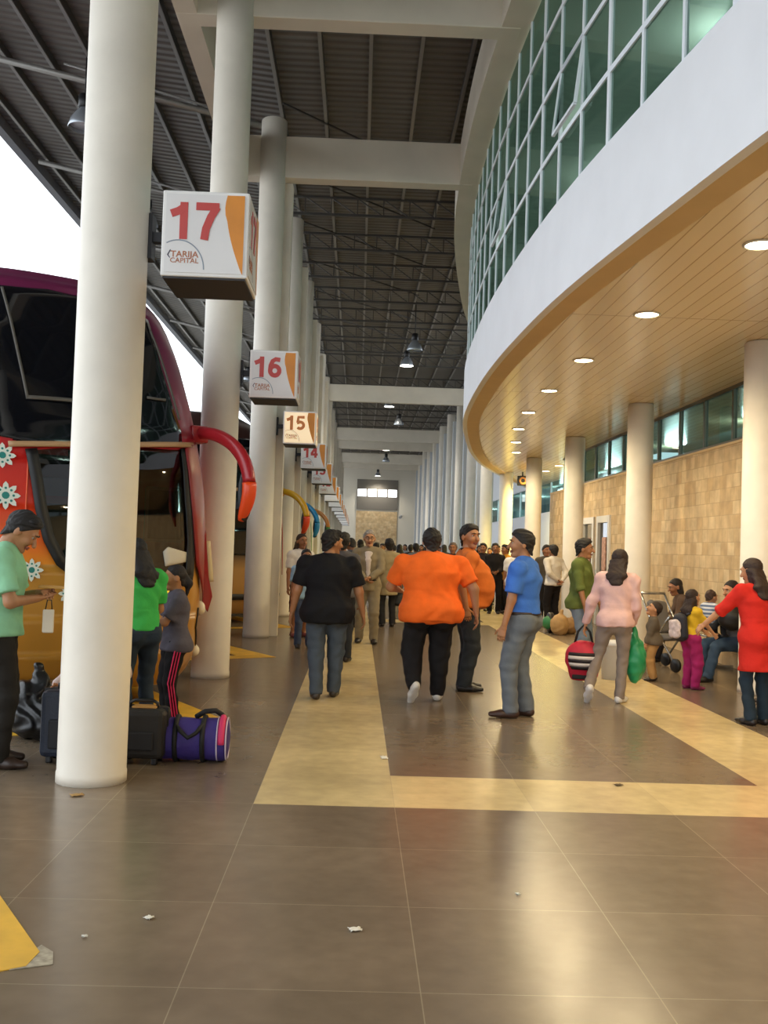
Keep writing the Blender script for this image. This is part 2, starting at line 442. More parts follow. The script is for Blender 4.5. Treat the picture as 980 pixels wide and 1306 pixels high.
# room behind the glass
S(ribbon('wall_office', M_interior, -4.3, ZS+.13, -4.2, 7.5, -8, 30))
S(ribbon('ceiling_office', mat('office_ceiling', '#c5cfc6', 0.8), -4.2, 7.42, -.13, 7.5, -8, 30))
S(ribbon('floor_office', M_interior, -4.2, ZF1-.2, -.09, ZF1-.1, -8, 30))
M_tube = mat('fluorescent', '#ffffff', 0.5, emit='#f2fff4', estr=9.0)
for i, (x, y) in enumerate(((3.9, 6.6), (4.0, 11.0), (4.0, 15.5), (4.2, 20.5))):
    t = tag(empty('ceiling_light', (x, y, 7.32)), f'fluorescent ceiling light behind the mezzanine glass, {ORD[i]} along the office', 'ceiling light', 'office ceiling lights')
    MB().box(-.16, .16, -.62, .62, .02, .08).build('housing', M_alu, t); MB().box(-.12, .12, -.58, .58, 0, .02).build('diffuser', M_tube, t)

def inner_light(x, y, z, e, c=(.93, 1, .95)):  # added point lights without fixtures, to brighten the rooms behind the glass
    l = bpy.data.lights.new('room_fill_light', 'POINT'); l.energy = e; l.color = c; l.shadow_soft_size = .25
    lo = bpy.data.objects.new('room_fill_light', l); COL.objects.link(lo); lo.location = (x, y, z)
for x, y in ((3.9, 3.0), (3.9, 6.6), (4.0, 11.0), (4.0, 15.5), (4.2, 20.5), (5.0, 25.5)): inner_light(x, y, 7.1, OFF_E)
# ================================================================== columns
PITCH = 4.93; Y0 = 6.25; XL = -1.575; RC = 0.206; XR = 4.48; NB = 15
def col_y(k): return Y0+PITCH*k
def column(x, y, z1, label, group, name='round_column'):
    b = MB(); b.lathe([(RC+.004, 0), (RC+.004, .06), (RC, .07), (RC, z1-.02), (RC-.02, z1)], n=40)
    o = b.build(name, M_white); o.location = (x, y, 0)
    return tag(o, label, 'column', group)
for k in range(NB):
    column(XL, col_y(k), 8.29, f'tall white round column that carries hanging sign {17-k}', 'bay columns')
    if k >= 2:
        p = MB().box(-.20, .315, 0, .24, 0, 7.35).build('square_pier', M_white); p.location = (XL, col_y(k)+RC+.006, 0)
        tag(p, f'flat concrete pier standing behind the round column of sign {17-k}', 'pier', 'bay piers')
for k in range(1, NB):
    short = k <= 5
    column(XR, col_y(k), ZS-.002 if short else 8.29,
           f'{ORD[k-1]} white round column of the row on the stone wall side, counted from the camera end', 'hall side columns')
    if not short:
        p = MB().box(-.30, .30, 0, .3, 0, 7.35).build('square_pier', mat('pier_shade_grey', '#b4b9bf', .5)); p.location = (XR-.02, col_y(k)+RC+.006, 0)  # blue grey shade of these piers is put into their base colour
        tag(p, f'pier coloured as in blue grey shadow behind the {ORD[k-1]} column of the row on the stone wall side', 'pier', 'hall side piers')

# ================================================================== beams
ZB0, ZB1 = 7.357, 8.03
BEAMS = [0, 1, 2, 7, 10, 11, 13, 14]
for k in BEAMS:
    y = col_y(k)-.02
    x1 = (xc(y)-.05) if k <= 3 else XR+.3
    o = MB().box(-2.24, x1, y-.02, y+.26, ZB0, ZB1).build('cross_beam', M_beam, bevel=.01)
    tag(o, f'white concrete cross beam overhead at the column of sign {17-k}', 'beam', 'cross beams')
o = MB().box(-2.24, -2.0, -8, col_y(2)-.03, ZB0+.004, ZB1-.004).build('edge_beam', M_beam); tag(o, 'long white concrete beam running beside the tops of the bay columns', 'beam')
o = ribbon('curved_beam', M_beam, 0.27, ZB0+.007, -0.12, ZB1+.01, -8, 30); tag(o, 'curved white concrete beam above the mezzanine glass', 'beam')
# wall strip between curved beam and roof, closing the office
S(ribbon('wall_mezzanine_top', M_dark, -0.11, ZB1, -0.05, 8.9, -8, 30))

# ================================================================== roof
ZR = 8.95; ZE = 9.55; XE = -7.15
def roof_z(x): return ZR if x > -1.6 else ZR+(ZE-ZR)*(-1.6-x)/(-1.6-XE)
b = MB()
for x0, x1 in ((XE, -1.6), (-1.6, 12)):
    z0, z1 = roof_z(x0), roof_z(x1)
    vs = [(x0, -26, z0), (x1, -26, z1), (x1, 80.2, z1), (x0, 80.2, z0)]
    b.add(vs+[(x, y, z+.08) for x, y, z in vs], [(3, 2, 1, 0), (4, 5, 6, 7), (0, 1, 5, 4), (2, 3, 7, 6), (1, 2, 6, 5), (3, 0, 4, 7)])
S(b.build('roof_sheet', M_roof, fix=True))
for i, x in enumerate(np.arange(-6.8, 5.2, 0.75)):
    x = float(x); z = roof_z(x)
    b = MB().box(x-.03, x+.03, -8, 80, z-.13, z-.001); b.box(x-.035, x+.02, -8, 80, z-.145, z-.13, 1)
    o = b.build('roof_purlin', [M_steel, M_steel_l])
    tag(o, 'thin steel purlin running the length of the ribbed roof', 'purlin', 'roof purlins')
o = MB().box(XE-.18, XE, -8, 80, ZE-.22, ZE+.1).build('roof_gutter', mat('gutter', '#6d6f78', .5)); tag(o, 'grey metal gutter along the outer roof edge above the buses', 'gutter')
def truss(y, x0, x1, label):
    t = tag(empty('roof_truss', ((x0+x1)/2, y, 8.43)), label, 'truss', 'roof trusses'); bx, by, bz = t.location
    zt, zb = ZR-.16, 8.43
    MB().bar((x0-bx, 0, zb-bz), (x1-bx, 0, zb-bz), .05).build('bottom_chord', M_steel, t)
    MB().bar((x0-bx, 0, zt-bz), (x1-bx, 0, zt-bz), .05).build('top_chord', M_steel, t)
    w = MB(); n = int((x1-x0)/.5)
    for i in range(n):
        a = x0+(x1-x0)*i/n; c = x0+(x1-x0)*(i+1)/n
        w.bar((a-bx, 0, zb-bz), (a-bx, 0, zt-bz), .022)
        w.bar((a-bx, 0, zt-bz), (c-bx, 0, zb-bz), .022)
    w.build('web', M_steel, t)
for k in (2.5, 3, 3.5, 4, 4.5, 5, 5.5, 6, 6.5, 7.5, 8, 8.5, 9, 9.5, 10.5, 11.5, 12, 12.5, 13.5):
    y = col_y(k)
    nm = 17-math.floor(k)
    where = f'above the bay of sign {nm}' if k != int(k) else f'at the column of sign {nm}'
    truss(y, -1.9, 5.0 if y > 30 else max(1.2, xc(y)-.2), f'slim steel roof truss {where}')
for k in range(0, NB):
    y = col_y(k)+.05
    b = MB(); b.tube([(XL-.1, y, 8.2), (XE+.2, y, 9.32)], .055, 8); b.tube([(XL-.1, y, 8.24), (-5.0, y, 9.1)], .02, 6)
    o = b.build('roof_strut', M_steel_l); tag(o, f'sloping steel strut from the column of sign {17-k} out to the roof edge', 'strut', 'roof struts')
# slanted bracing rods under the roof between trusses
for i in range(7):
    y = col_y(2.1+.62*i); b = MB(); b.bar((-1.5, y, ZR-.15), (1.5, y+3.2, ZR-.15), .03)
    tag(b.build('brace_rod', M_steel), f'diagonal bracing rod flat under the roof sheet, {ORD[i]} from the camera end', 'bracing', 'roof bracing')

# ================================================================== right wall
XW = 5.15; ZSILL = 3.07; YWE = 27.0
doors = [(20.55, 21.65), (21.95, 23.1)]
b = MB(); prev = -8
for d0, d1 in doors+[(YWE, YWE)]:
    b.box(XW, XW+.2, prev, d0, 0, ZSILL); 
    if d1 > d0: b.box(XW, XW+.2, d0, d1, 2.28, ZSILL)
    prev = d1
b.box(XW, 6.6, YWE, YWE+.2, 0, ZSILL)
S(b.build('wall_right', M_stone))
b = MB().box(XW-.015, XW+.22, -8, YWE+.2, ZSILL, ZSILL+.035); S(b.build('trim_2', M_rim))
M_doorframe = mat('door_frame_white', '#d9d6cc', .4)
M_glass_d = glass('door_glass', '#54606a', .05)
for i, (d0, d1) in enumerate(doors):
    d = S(empty(f'door_{i+1}', (XW, (d0+d1)/2, 0))); w = (d1-d0)/2
    f = MB(); f.box(-.04, .12, -w-.02, -w+.13, 0, 2.3); f.box(-.04, .12, w-.13, w+.02, 0, 2.3); f.box(-.04, .12, -w+.13, w-.13, 2.16, 2.3); f.box(-.0, .06, -w+.13, w-.13, .9, .98)
    f.build('door_frame', M_doorframe, d)
    MB().box(.02, .035, -w+.13, w-.13, .02, 2.16).build('door_pane', M_glass_d, d)
    MB().box(-.005, .015, -.14, .16, 1.15, 1.85).build('notice', mat('notice_red', '#b98f7c', .6, noise=.5, scale=14), d)
    MB().tube([(-.05, w-.2, 1.0), (-.09, w-.2, 1.0), (-.09, w-.2, 1.15), (-.05, w-.2, 1.15)], .012, 6).build('door_handle', M_alu, d)
# ribbon windows above the stone wall
M_glass_r = glass('ribbon_glass', '#7d9c9a', .03, refl=(.5, .58, .58), fmax=.30)
wy = list(np.arange(-7.2, 26.9, 1.18))
M_framed = mat('ribbon_frame', '#5b5648', .4, .3)
for i in range(len(wy)-1):
    y0, y1 = wy[i], wy[i+1]
    r = S(empty(f'window_{100+i}', (XW+.05, y0, ZSILL+.035)))
    f = MB(); h = ZS-ZSILL-.035
    f.box(0, .06, -.028, .028, 0, h); f.box(0, .06, 0.028, y1-y0-.028, 0, .05); f.box(0, .06, .028, y1-y0-.028, h-.05, h)
    f.build('window_frame', M_framed, r)
    g = MB(); g.add([(.03, 0, 0), (.03, y1-y0, 0), (.03, y1-y0, h), (.03, 0, h)], [(0, 1, 2, 3)]); g.build('window_pane', M_glass_r, r)
# room behind the ribbon windows
S(MB().box(9.0, 9.1, -8, 27, 0, 4.6).build('wall_shops', mat('shop_wall', '#8fa09b', .8)))
S(MB().box(5.36, 9.0, -8, 27, 4.3, 4.4).build('ceiling_shops', mat('shop_ceiling', '#b9c4bf', .8)))
for i, (x, y) in enumerate(((6.4, 12.2), (6.6, 14.0), (6.3, 17.5), (6.6, 20.5), (6.4, 24.5))):
    t = tag(empty('tube_light', (x, y, 4.22)), f'fluorescent tube light inside the windows above the stone wall, {ORD[i]} from the camera end', 'ceiling light', 'shop tube lights')
    MB().box(-.08, .08, -.6, .6, .02, .08).build('housing', M_alu, t); MB().tube([(0, -.58, 0), (0, .58, 0)], .022, 8).build('tube', M_tube, t)

for y in (9.5, 13, 17.5, 22): inner_light(6.9, y, 3.9, SHOP_E)
for y in (31, 38, 45, 60): inner_light(7.8, y, 3.7, SHOP_E)
# far shop fronts beyond the stone wall
M_panel = mat('white_panel', '#dfe3ea', .45)
XF = 6.5
S(MB().box(7.2, 7.4, -26, -8, 0, 8.9).build('wall_right_back', M_white))
S(MB().box(XF, XF+.2, YWE+.2, 80, 0, 2.9).build('wall_far_right', M_panel))
S(MB().box(XF, XF+.2, 38, 80, 3.92, 9).build('wall_far_right_upper', M_panel))
i = 0
for y0 in np.arange(28, 79, 2.2):
    r = S(empty(f'window_{200+i}', (XF+.05, float(y0), 2.9))); i += 1
    MB().box(0, .06, -.04, .04, 0, 1.02).build('window_frame', M_alu, r)
    g = MB(); g.add([(.03, 0, 0), (.03, 2.2, 0), (.03, 2.2, 1.02), (.03, 0, 1.02)], [(0, 1, 2, 3)]); g.build('window_pane', M_glass_r, r)
S(MB().box(9.6, 9.7, 27, 80, 0, 4.4).build('wall_shops_far', mat('shop_wall_far', '#7f9aa0', .8)))
S(MB().box(6.7, 9.6, 27, 80, 4.0, 4.1).build('ceiling_shops_far', mat('shop_ceiling', '#b9c4bf', .8)))
for i in range(6):
    y = 31+7*i
    t = tag(empty('tube_light', (7.6, y, 3.9)), f'fluorescent tube light inside the far shop windows, {ORD[i]} from the stone wall', 'ceiling light', 'far tube lights')
    MB().box(-.08, .08, -.6, .6, .02, .08).build('housing', M_alu, t); MB().tube([(0, -.58, 0), (0, .58, 0)], .022, 8).build('tube', M_tube, t)

# ================================================================== end wall
YE = 79.9
M_endw = mat('end_wall', '#d4cdbd', .6)
S(MB().box(-8, 12, YE, YE+.3, 0, 9).build('wall_end', M_endw))
e = S(MB().box(-.25, 3.0, YE-.05, YE, 0, 4.35).build('trim_3', M_stone))
o = S(empty('window_300', (1.38, YE-.06, 4.46)))
MB().box(-1.62, 1.62, -.02, .04, 0, 2.4).build('window_panel', mat('louvre_grey', '#6a655d', .7), o)
M_lit = mat('daylight_pane', '#ffffff', .3, emit='#ffffff', estr=3.0)
for i in range(4):
    MB().box(-1.55+.8*i, -1.55+.8*i+.68, -.05, -.021, 1.05, 1.62).build('window_pane', M_lit, o)
# ================================================================== hanging bay signs
M_signw = mat('sign_white', '#eceae6', .35)
M_signf = mat('sign_face', '#e6e4e2', .25, noise=.03, scale=3)
M_signl = mat('sign_face_glow', '#f2e6cc', .3, emit='#ffd9a0', estr=.55)  # warm reflected light on one sign, put in as emission and paler colour
M_num = mat('sign_number_red', '#c2423c', .4); M_numo = mat('sign_number_orange', '#dd8a4a', .4)
M_swoosh = mat('sign_swoosh_orange', '#d98a2b', .4, noise=.12, scale=5)
M_grey = mat('sign_arc_grey', '#8d97a3', .5); M_logo = mat('sign_logo_text', '#b3714f', .5); M_navy = mat('sign_logo_mark', '#352f45', .5)
SW = .52
def bay_sign(k):
    num = 17-k; y = col_y(k)-.2; x0 = -1.245
    t = tag(empty('bay_sign', (x0+SW/2, y+SW/2, 3.06)), f'white square box sign with number {num} hanging beside its column', 'sign', 'hanging bay signs')
    b = MB(); h = SW/2
    b.box(-h, h, -h, h, 0.0, SW, 0)
    b.build('sign_box', M_signw, t, bevel=.008)
    MB().box(-h+.012, h-.012, -h+.012, h-.012, -.012, .001).build('bottom_plate', M_dark, t)
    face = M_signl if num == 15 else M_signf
    for side in ((0, 1) if k < 5 else (0,)):
        M = Matrix.Translation((0, -h-.001, SW/2)) @ Matrix.Rotation(R(90), 4, 'X') if side == 0 else Matrix.Translation((h+.001, 0, SW/2)) @ Matrix.Rotation(R(90), 4, 'Z') @ Matrix.Rotation(R(90), 4, 'X')
        f = MB(); q = h-.022
        f.prism([(-q, -q), (q, -q), (q, q), (-q, q)], 0, .004, 0, M)
        f.build('face_panel', face, t)
        sw = MB(); pts = []
        for i in range(13):
            v = q-2*q*i/12; u = .235-.11-.0+.02*math.sin(i/12*PI*.9)-.02
            u = .128-.012*math.sin(min(1, i/4)*PI) + .10*max(0, (i-3)/9)**1.5
            pts.append((u, v))
        poly = pts+[(q-.005, -q), (q-.005, q)]
        sw.prism(poly, .004, .006, 0, M); sw.build('swoosh', M_swoosh, t)
        numeral(str(num), .225, M @ Matrix.Translation((-.062 if side == 0 else -.05, .075, .004)), 'number', M_numo if num == 15 else M_num, t)
        if k < 6:
            ar = MB(); ap = [(-.155+.155*math.cos(a), -q+.02+.175*math.sin(a)) for a in np.linspace(0, PI*.86, 22)]
            ap = [(x, yv) for x, yv in ap if x > -q]
            for (ax, ay), (bx, by) in zip(ap[:-1], ap[1:]):
                d = Vector((bx-ax, by-ay)).normalized(); nn = Vector((-d.y, d.x))*.0035
                ar.prism([(ax-nn.x, ay-nn.y), (bx-nn.x, by-nn.y), (bx+nn.x, by+nn.y), (ax+nn.x, ay+nn.y)], .004, .0055, 0, M)
            ar.build('logo_arc', M_grey, t)
            mk = MB(); mk.prism([(-.222, -.135), (-.205, -.155), (-.203, -.15), (-.214, -.135), (-.2, -.105), (-.204, -.102)], .004, .006, 0, M); mk.build('logo_mark', M_navy, t)
            text('TARIJA', .052, M @ Matrix.Translation((-.118, -.13, .005)), 'logo_text', M_logo, t, .0006, .001, 1.05)
            text('CAPITAL', .042, M @ Matrix.Translation((-.118, -.168, .005)), 'logo_text', M_logo, t, .0006, .0005, 1.05)
    br = MB(); br.box(-h-.14, -h, -.03, .03, .27, .33); br.box(-h-.15, -h-.10, -.06, .06, .16, .44); br.build('bracket', M_dark, t)
for k in range(NB): bay_sign(k)

# ================================================================== lamps
M_bell = mat('lamp_bell', '#aeb4bb', .25, .55); M_bulb = mat('lamp_bulb_lit', '#ffffff', .4, emit='#fff1d8', estr=30.0); M_bulb0 = mat('lamp_lens', '#c8ccd0', .2)
def pendant(x, y, z, lit, label, group, scale=1.0):
    t = tag(empty('pendant_lamp', (x, y, z)), label, 'lamp', group)
    t.scale = (scale,)*3
    MB().lathe([(.235, -.02), (.24, -.01), (.20, .12), (.13, .23), (.075, .28), (.07, .29)], n=24, caps=False).build('shade', M_bell, t)
    MB().lathe([(.0, .03), (.215, .03), (.215, .035), (0, .035)], n=20, caps=False).build('lens', M_bulb if lit else M_bulb0, t)
    MB().lathe([(.09, .29), (.10, .30), (.10, .48), (.08, .50)], n=16).build('ballast', M_black, t)
    MB().tube([(0, 0, .50), (0, 0, (roof_z(x)-.02-z)/scale)], .014, 8).build('rod', M_black, t)
    if lit:
        l = bpy.data.lights.new('lamp_light', 'SPOT'); l.energy = 500; l.color = (1, .93, .8); l.spot_size = R(125); l.spot_blend = .6; l.shadow_soft_size = .2
        lo = bpy.data.objects.new('lamp_light', l); COL.objects.link(lo); lo.parent = t; lo.location = (0, 0, -.05)
for x, y, z, lit, lab in ((1.46, 34.6, 7.78, True, 'lit bell lamp hanging over the hall, nearest lit one to the camera'), (1.5, 30.2, 7.45, False, 'unlit bell lamp hanging over the hall in front of the lit one'),
                          (1.2, 46.0, 7.95, True, 'lit bell lamp hanging behind the cross beam, second lit one down the hall'), (1.7, 47.0, 7.25, False, 'unlit bell lamp beside the second lit lamp down the hall'),
                          (1.55, 63.0, 7.6, True, 'lit bell lamp hanging third down the hall'), (1.62, 65.5, 7.1, False, 'unlit bell lamp just under the third lit lamp'), (1.35, 78.9, 7.1, True, 'lit bell lamp hanging close to the end wall')):
    pendant(x, y, z, lit, lab, 'bell lamps over the hall')
for i, (x, y) in enumerate(((-4.62, 16.1), (-4.65, 21.0), (-4.65, 26.0), (-4.65, 30.9), (-4.65, 40.7), (-4.65, 50.6))):
    pendant(x, y, 8.05, False, f'unlit bell lamp hanging under the outer roof above the buses, {ORD[i]} from the camera end', 'bell lamps over the buses', 1.05)
# recessed downlights in the soffit
M_dl = mat('downlight_lens', '#ffffff', .4, emit='#fff0c8', estr=28.0)
M_ring = mat('downlight_ring', '#e6e0d0', .4)
DL = [(3.35, 3.2), (3.18, 5.4), (3.04, 7.69), (2.84, 10.08), (2.76, 12.6), (2.79, 15.06), (2.89, 17.5), (3.1, 19.9), (3.42, 22.3), (3.79, 24.6), (5.5, 27.9), (5.5, 29.9), (5.4, 32.2)]
for i, (x, y) in enumerate(DL):
    where = f'{ORD[i]} along the curve from the camera end' if i < 10 else f'{ORD[i-10]} beyond the end of the stone wall'
    t = tag(empty('downlight', (x, y, ZS)), f'round lit downlight recessed in the plank soffit, {where}', 'downlight', 'soffit downlights')
    MB().lathe([(.115, 0), (.135, -.002), (.135, -.012), (.115, -.014)], n=24, caps=False).build('ring', M_ring, t)
    MB().lathe([(0, -.004), (.115, -.004), (.115, -.001), (0, -.001)], n=24, caps=False).build('lens', M_dl, t)
    l = bpy.data.lights.new('downlight_light', 'SPOT'); l.energy = DL_E*(1.0 if i < 10 else 3.0); l.color = (1, .80, .47) if i < 10 else (1, .78, .22); l.spot_size = R(165); l.spot_blend = .5; l.shadow_soft_size = .1
    lo = bpy.data.objects.new('downlight_light', l); COL.objects.link(lo); lo.parent = t; lo.location = (0, 0, -.05)

# round clock-like loudspeaker and cameras
t = tag(empty('hanging_clock', (4.93, 30.6, 3.66)), 'dark box with a round amber face hanging under the soffit beyond the columns', 'clock')
MB().box(-.16, .16, -.06, .06, -.16, .14).build('case', M_black, t, bevel=.02)
MB().lathe([(.06, 0), (.115, .0), (.115, .02), (.06, .02), (.06, 0)], n=24, caps=False).build('face_ring', mat('amber', '#c98a52', .4), t).matrix_local = Matrix.Translation((0, -.062, -.01)) @ Matrix.Rotation(R(90), 4, 'X')
MB().tube([(0, 0, .14), (0, 0, ZS-3.66)], .02, 8).build('rod', M_black, t)
t = tag(empty('security_camera', (XW-.02, 23.6, 2.86)), 'small dark security camera on the top corner of the stone wall', 'camera')
MB().bar((0, 0, .1), (-.22, -.05, .0), .03).build('arm', M_alu, t); MB().tube([(-.18, .02, 0), (-.34, -.28, -.07)], .055, 12).build('body', M_black, t)
t = tag(empty('security_camera', (3.3, YE-.05, 4.1)), 'small white security camera high on the end wall', 'camera')
MB().bar((0, 0, 0), (0, -.4, 0), .06).build('arm', M_alu, t); MB().tube([(0, -.25, -.08), (-.1, -.75, -.2)], .11, 12).build('body', mat('camera_grey', '#9a9a9a', .4), t)

# ================================================================== floor markings, litter
M_yel = mat('yellow_paint', '#d9a92f', .55, noise=.18, scale=5)
HD = Vector((math.sin(R(31)), -math.cos(R(31)), 0)); RT = Vector((-.857, -.515, 0))
for k in range(7):
    tip = Vector((-1.025, 3.57+PITCH*.985*k, 0.0))
    def q(a, c): p = tip-HD*a+RT*c; return (p.x, p.y)
    b = MB(); chip = .07 if k == 0 else 0
    b.prism([q(.0, chip), q(.10, 0) if chip else q(0.0, 0), q(2.6, 0), q(2.6, .42), q(.30, .42), q(.26, 2.4), q(0, 2.4)], .0005, .004)
    o = b.build('bay_marking', M_yel); tag(o, f'worn yellow corner line painted on the floor at the bay of sign {17-k+0}' if k else 'chipped yellow painted line end on the floor nearest the camera', 'floor marking', 'yellow bay lines')
o = MB().prism([(-1.13, 3.50), (-1.0, 3.555), (-1.03, 3.66), (-1.09, 3.72), (-1.12, 3.6)], .0005, .003).build('paint_chip', mat('bare_chip', '#9c937f', .8, noise=.4, scale=30)); tag(o, 'grey bare patch where yellow paint has chipped off', 'paint chip')
M_paper = mat('paper_scrap', '#e6e2d6', .8)
def scrap(px, py, w, d, label, m=M_paper, rz=.3):
    g = ground(px, py); b = MB(); n = 6
    vs = []
    for i in range(n):
        for j in range(n):
            vs.append((w*(i/(n-1)-.5)+.004*math.sin(j*2.1), d*(j/(n-1)-.5), .004+.006*abs(math.sin(i*1.3+j*.9))))
    b.add(vs, [(i*n+j, i*n+n+j, i*n+n+j+1, i*n+j+1) for i in range(n-1) for j in range(n-1)], 0, True)
    o = b.build('paper_scrap', m); o.location = (g.x, g.y, 0); o.rotation_euler = (0, 0, rz)
    s = o.modifiers.new('thick', 'SOLIDIFY'); s.thickness = .002
    return tag(o, label, 'litter')
scrap(453, 1187, .045, .035, 'white paper scrap on the dark tiles, middle of the floor')
scrap(190, 1172, .03, .03, 'small white scrap on the dark tiles near the yellow line', rz=1)
scrap(108, 1196, .016, .016, 'tiny white speck on the dark tiles beside the chipped yellow line')
scrap(490, 967, .045, .09, 'white scrap on the edge of the cream floor stripe', rz=.1)
scrap(661, 1142, .014, .02, 'tiny pale speck on the tiles below the cream band')
scrap(789, 1002, .05, .04, 'dark leaf scrap on the cream band of the floor', mat('leaf_scrap', '#4f3d22', .8))
scrap(98, 1015, .07, .05, 'crumpled brown wrapper on the tiles in front of the near column', mat('brown_wrapper', '#a98348', .6), .5)
scrap(338, 812, .10, .14, 'white scrap on the floor at the foot of a column', rz=.2)

# ================================================================== buses
BW = 1.25; BL = 11.5
FY = [(.18, -.22), (.3, -.10), (.5, -.02), (.8, 0), (1.2, -.01), (1.7, -.04), (2.1, -.10), (2.45, -.2), (2.8, -.36), (3.28, -.60), (3.62, -.82), (3.80, -1.0), (3.92, -1.2), (4.0, -1.6)]
HW = [(.18, 1.14), (.4, 1.22), (.8, 1.25), (2.3, 1.25), (2.7, 1.225), (3.15, 1.18), (3.5, 1.12), (3.72, 1.05), (3.85, .95), (3.93, .8), (4.0, .5)]
def bfy(z): return interp(FY, z)
def bhw(z): return interp(HW, z)
def bsurf(s, z, off=0.0):
    """s: along the bus's left (+) / right (-); returns bus-local point (x right, y forward, z)"""
    def P(s, z):
        h = bhw(z); t = max(-1, min(1, s/h))
        return Vector((-s, bfy(z)-.10*t*t-.42*abs(t)**7, z))
    p = P(s, z)
    if off:
        e = .02; n = (P(s+e, z)-P(s-e, z)).cross(P(s, z+e)-P(s, z-e)); n = n if n.length > 1e-9 else Vector((0, 1, 0))
        n.normalize()
        if n.y < 0: n = -n
        p = p+n*off
    return p
PHI = R(33)
def bus_matrix(k, back=0.0):
    u = Vector((math.sin(PHI), -math.cos(PHI), 0)); l = Vector((math.cos(PHI), math.sin(PHI), 0))
    PL = Vector((-1.36, 9.42+PITCH*k, 0)); C = PL-l*BW-u*back
    C = C+u*.3
    return Matrix.Translation(C) @ Matrix.Rotation(PI+PHI, 4, 'Z')
BM0 = bus_matrix(0)
def unproj(px, py):
    """pixel of the photograph -> (s, z) on the front of the first bus"""
    inv = BM0.inverted(); o = inv @ Vector((0, 0, HC)); d = inv.to_3x3() @ ray(px, py)
    y = 0.0; s = z = 0
    for _ in range(60):
        t = (y-o.y)/d.y; s = -(o.x+d.x*t); z = o.z+d.z*t
        zc = max(.2, min(3.98, z)); y = .5*y+.5*bsurf(max(-bhw(zc), min(bhw(zc), s)), zc).y
    return s, z
def inpoly(s, z, poly):
    c = False; n = len(poly)
    for i in range(n):
        (x0, y0), (x1, y1) = poly[i], poly[(i+1) % n]
        if (y0 > z) != (y1 > z) and s < (x1-x0)*(z-y0)/(y1-y0)+x0: c = not c
    return c
def patch(poly, off, name, m, parent, thick=.012, ds=.05):
    """a sheet that follows the bus front inside a (s, z) outline"""
    zs = [p[1] for p in poly]; z0, z1 = min(zs), max(zs); n = max(2, int((z1-z0)/.035)); rows = []
    for i in range(n+1):
        z = z0+(z1-z0)*(i+.001 if i == 0 else i-.001 if i == n else i)/n; xs = []
        for j in range(len(poly)):
            (ax, ay), (bx, by) = poly[j], poly[(j+1) % len(poly)]
            if (ay > z) != (by > z): xs.append(ax+(bx-ax)*(z-ay)/(by-ay))
        if len(xs) >= 2: rows.append((z, min(xs), max(xs)))
    w = max(r[2]-r[1] for r in rows); ns = max(2, int(w/ds)); b = MB(); vs = []
    for z, a, c in rows:
        for j in range(ns+1): vs.append(bsurf(a+(c-a)*j/ns, z, off))
    b.add(vs, [(i*(ns+1)+j, i*(ns+1)+j+1, (i+1)*(ns+1)+j+1, (i+1)*(ns+1)+j) for i in range(len(rows)-1) for j in range(ns)], 0, True)
    o = b.build(name, m, parent)
    if thick: sm = o.modifiers.new('thick', 'SOLIDIFY'); sm.thickness = thick; sm.offset = 0
    return o
def strip(pts, w, off, name, m, parent, thick=.012):
    """a band along a (s, z) polyline on the bus front"""
    b = MB(); vs = []; k = len(pts); fine = []
    for (a, c), (d, e) in zip(pts[:-1], pts[1:]):
        n = max(1, int(math.hypot(d-a, e-c)/.05)); fine += [(a+(d-a)*i/n, c+(e-c)*i/n) for i in range(n)]
    fine.append(pts[-1]); n = len(fine)
    for i, (s, z) in enumerate(fine):
        a, c = fine[max(0, i-1)], fine[min(n-1, i+1)]; t = Vector((c[0]-a[0], c[1]-a[1])).normalized(); q = Vector((-t.y, t.x))*w/2
        vs += [bsurf(s+q.x, z+q.y, off), bsurf(s-q.x, z-q.y, off)]
    b.add(vs, [(2*i, 2*i+1, 2*i+3, 2*i+2) for i in range(n-1)], 0, True)
    o = b.build(name, m, parent)
    if thick: sm = o.modifiers.new('thick', 'SOLIDIFY'); sm.thickness = thick; sm.offset = 0
    return o
def paint(name, stops, rough=.28):
    m, k, b = newmat(name)
    tc = k.n('ShaderNodeTexCoord'); sp = k.n('ShaderNodeSeparateXYZ'); k.l.new(tc.outputs['Object'], sp.inputs[0])
    cr = k.n('ShaderNodeValToRGB'); e = cr.color_ramp.elements
    while len(e) > 1: e.remove(e[-1])
    e[0].position = stops[0][0]/4; e[0].color = (*rgb(stops[0][1]), 1)
    for z, c in stops[1:]:
        q = e.new(z/4); q.color = (*rgb(c), 1)
    k.l.new(k.m('DIVIDE', sp.outputs[2], 4.0), cr.inputs[0]); k.l.new(cr.outputs[0], b.inputs['Base Color'])
    b.inputs['Roughness'].default_value = rough
    return m
M_busglass = glass('bus_windscreen', '#8a8070', .04, refl=(.6, .6, .6), fmax=.25)
M_blackglass = mat('bus_dark_glass', '#0e1016', .06)
M_gask = mat('rubber', '#0d0c0c', .5)
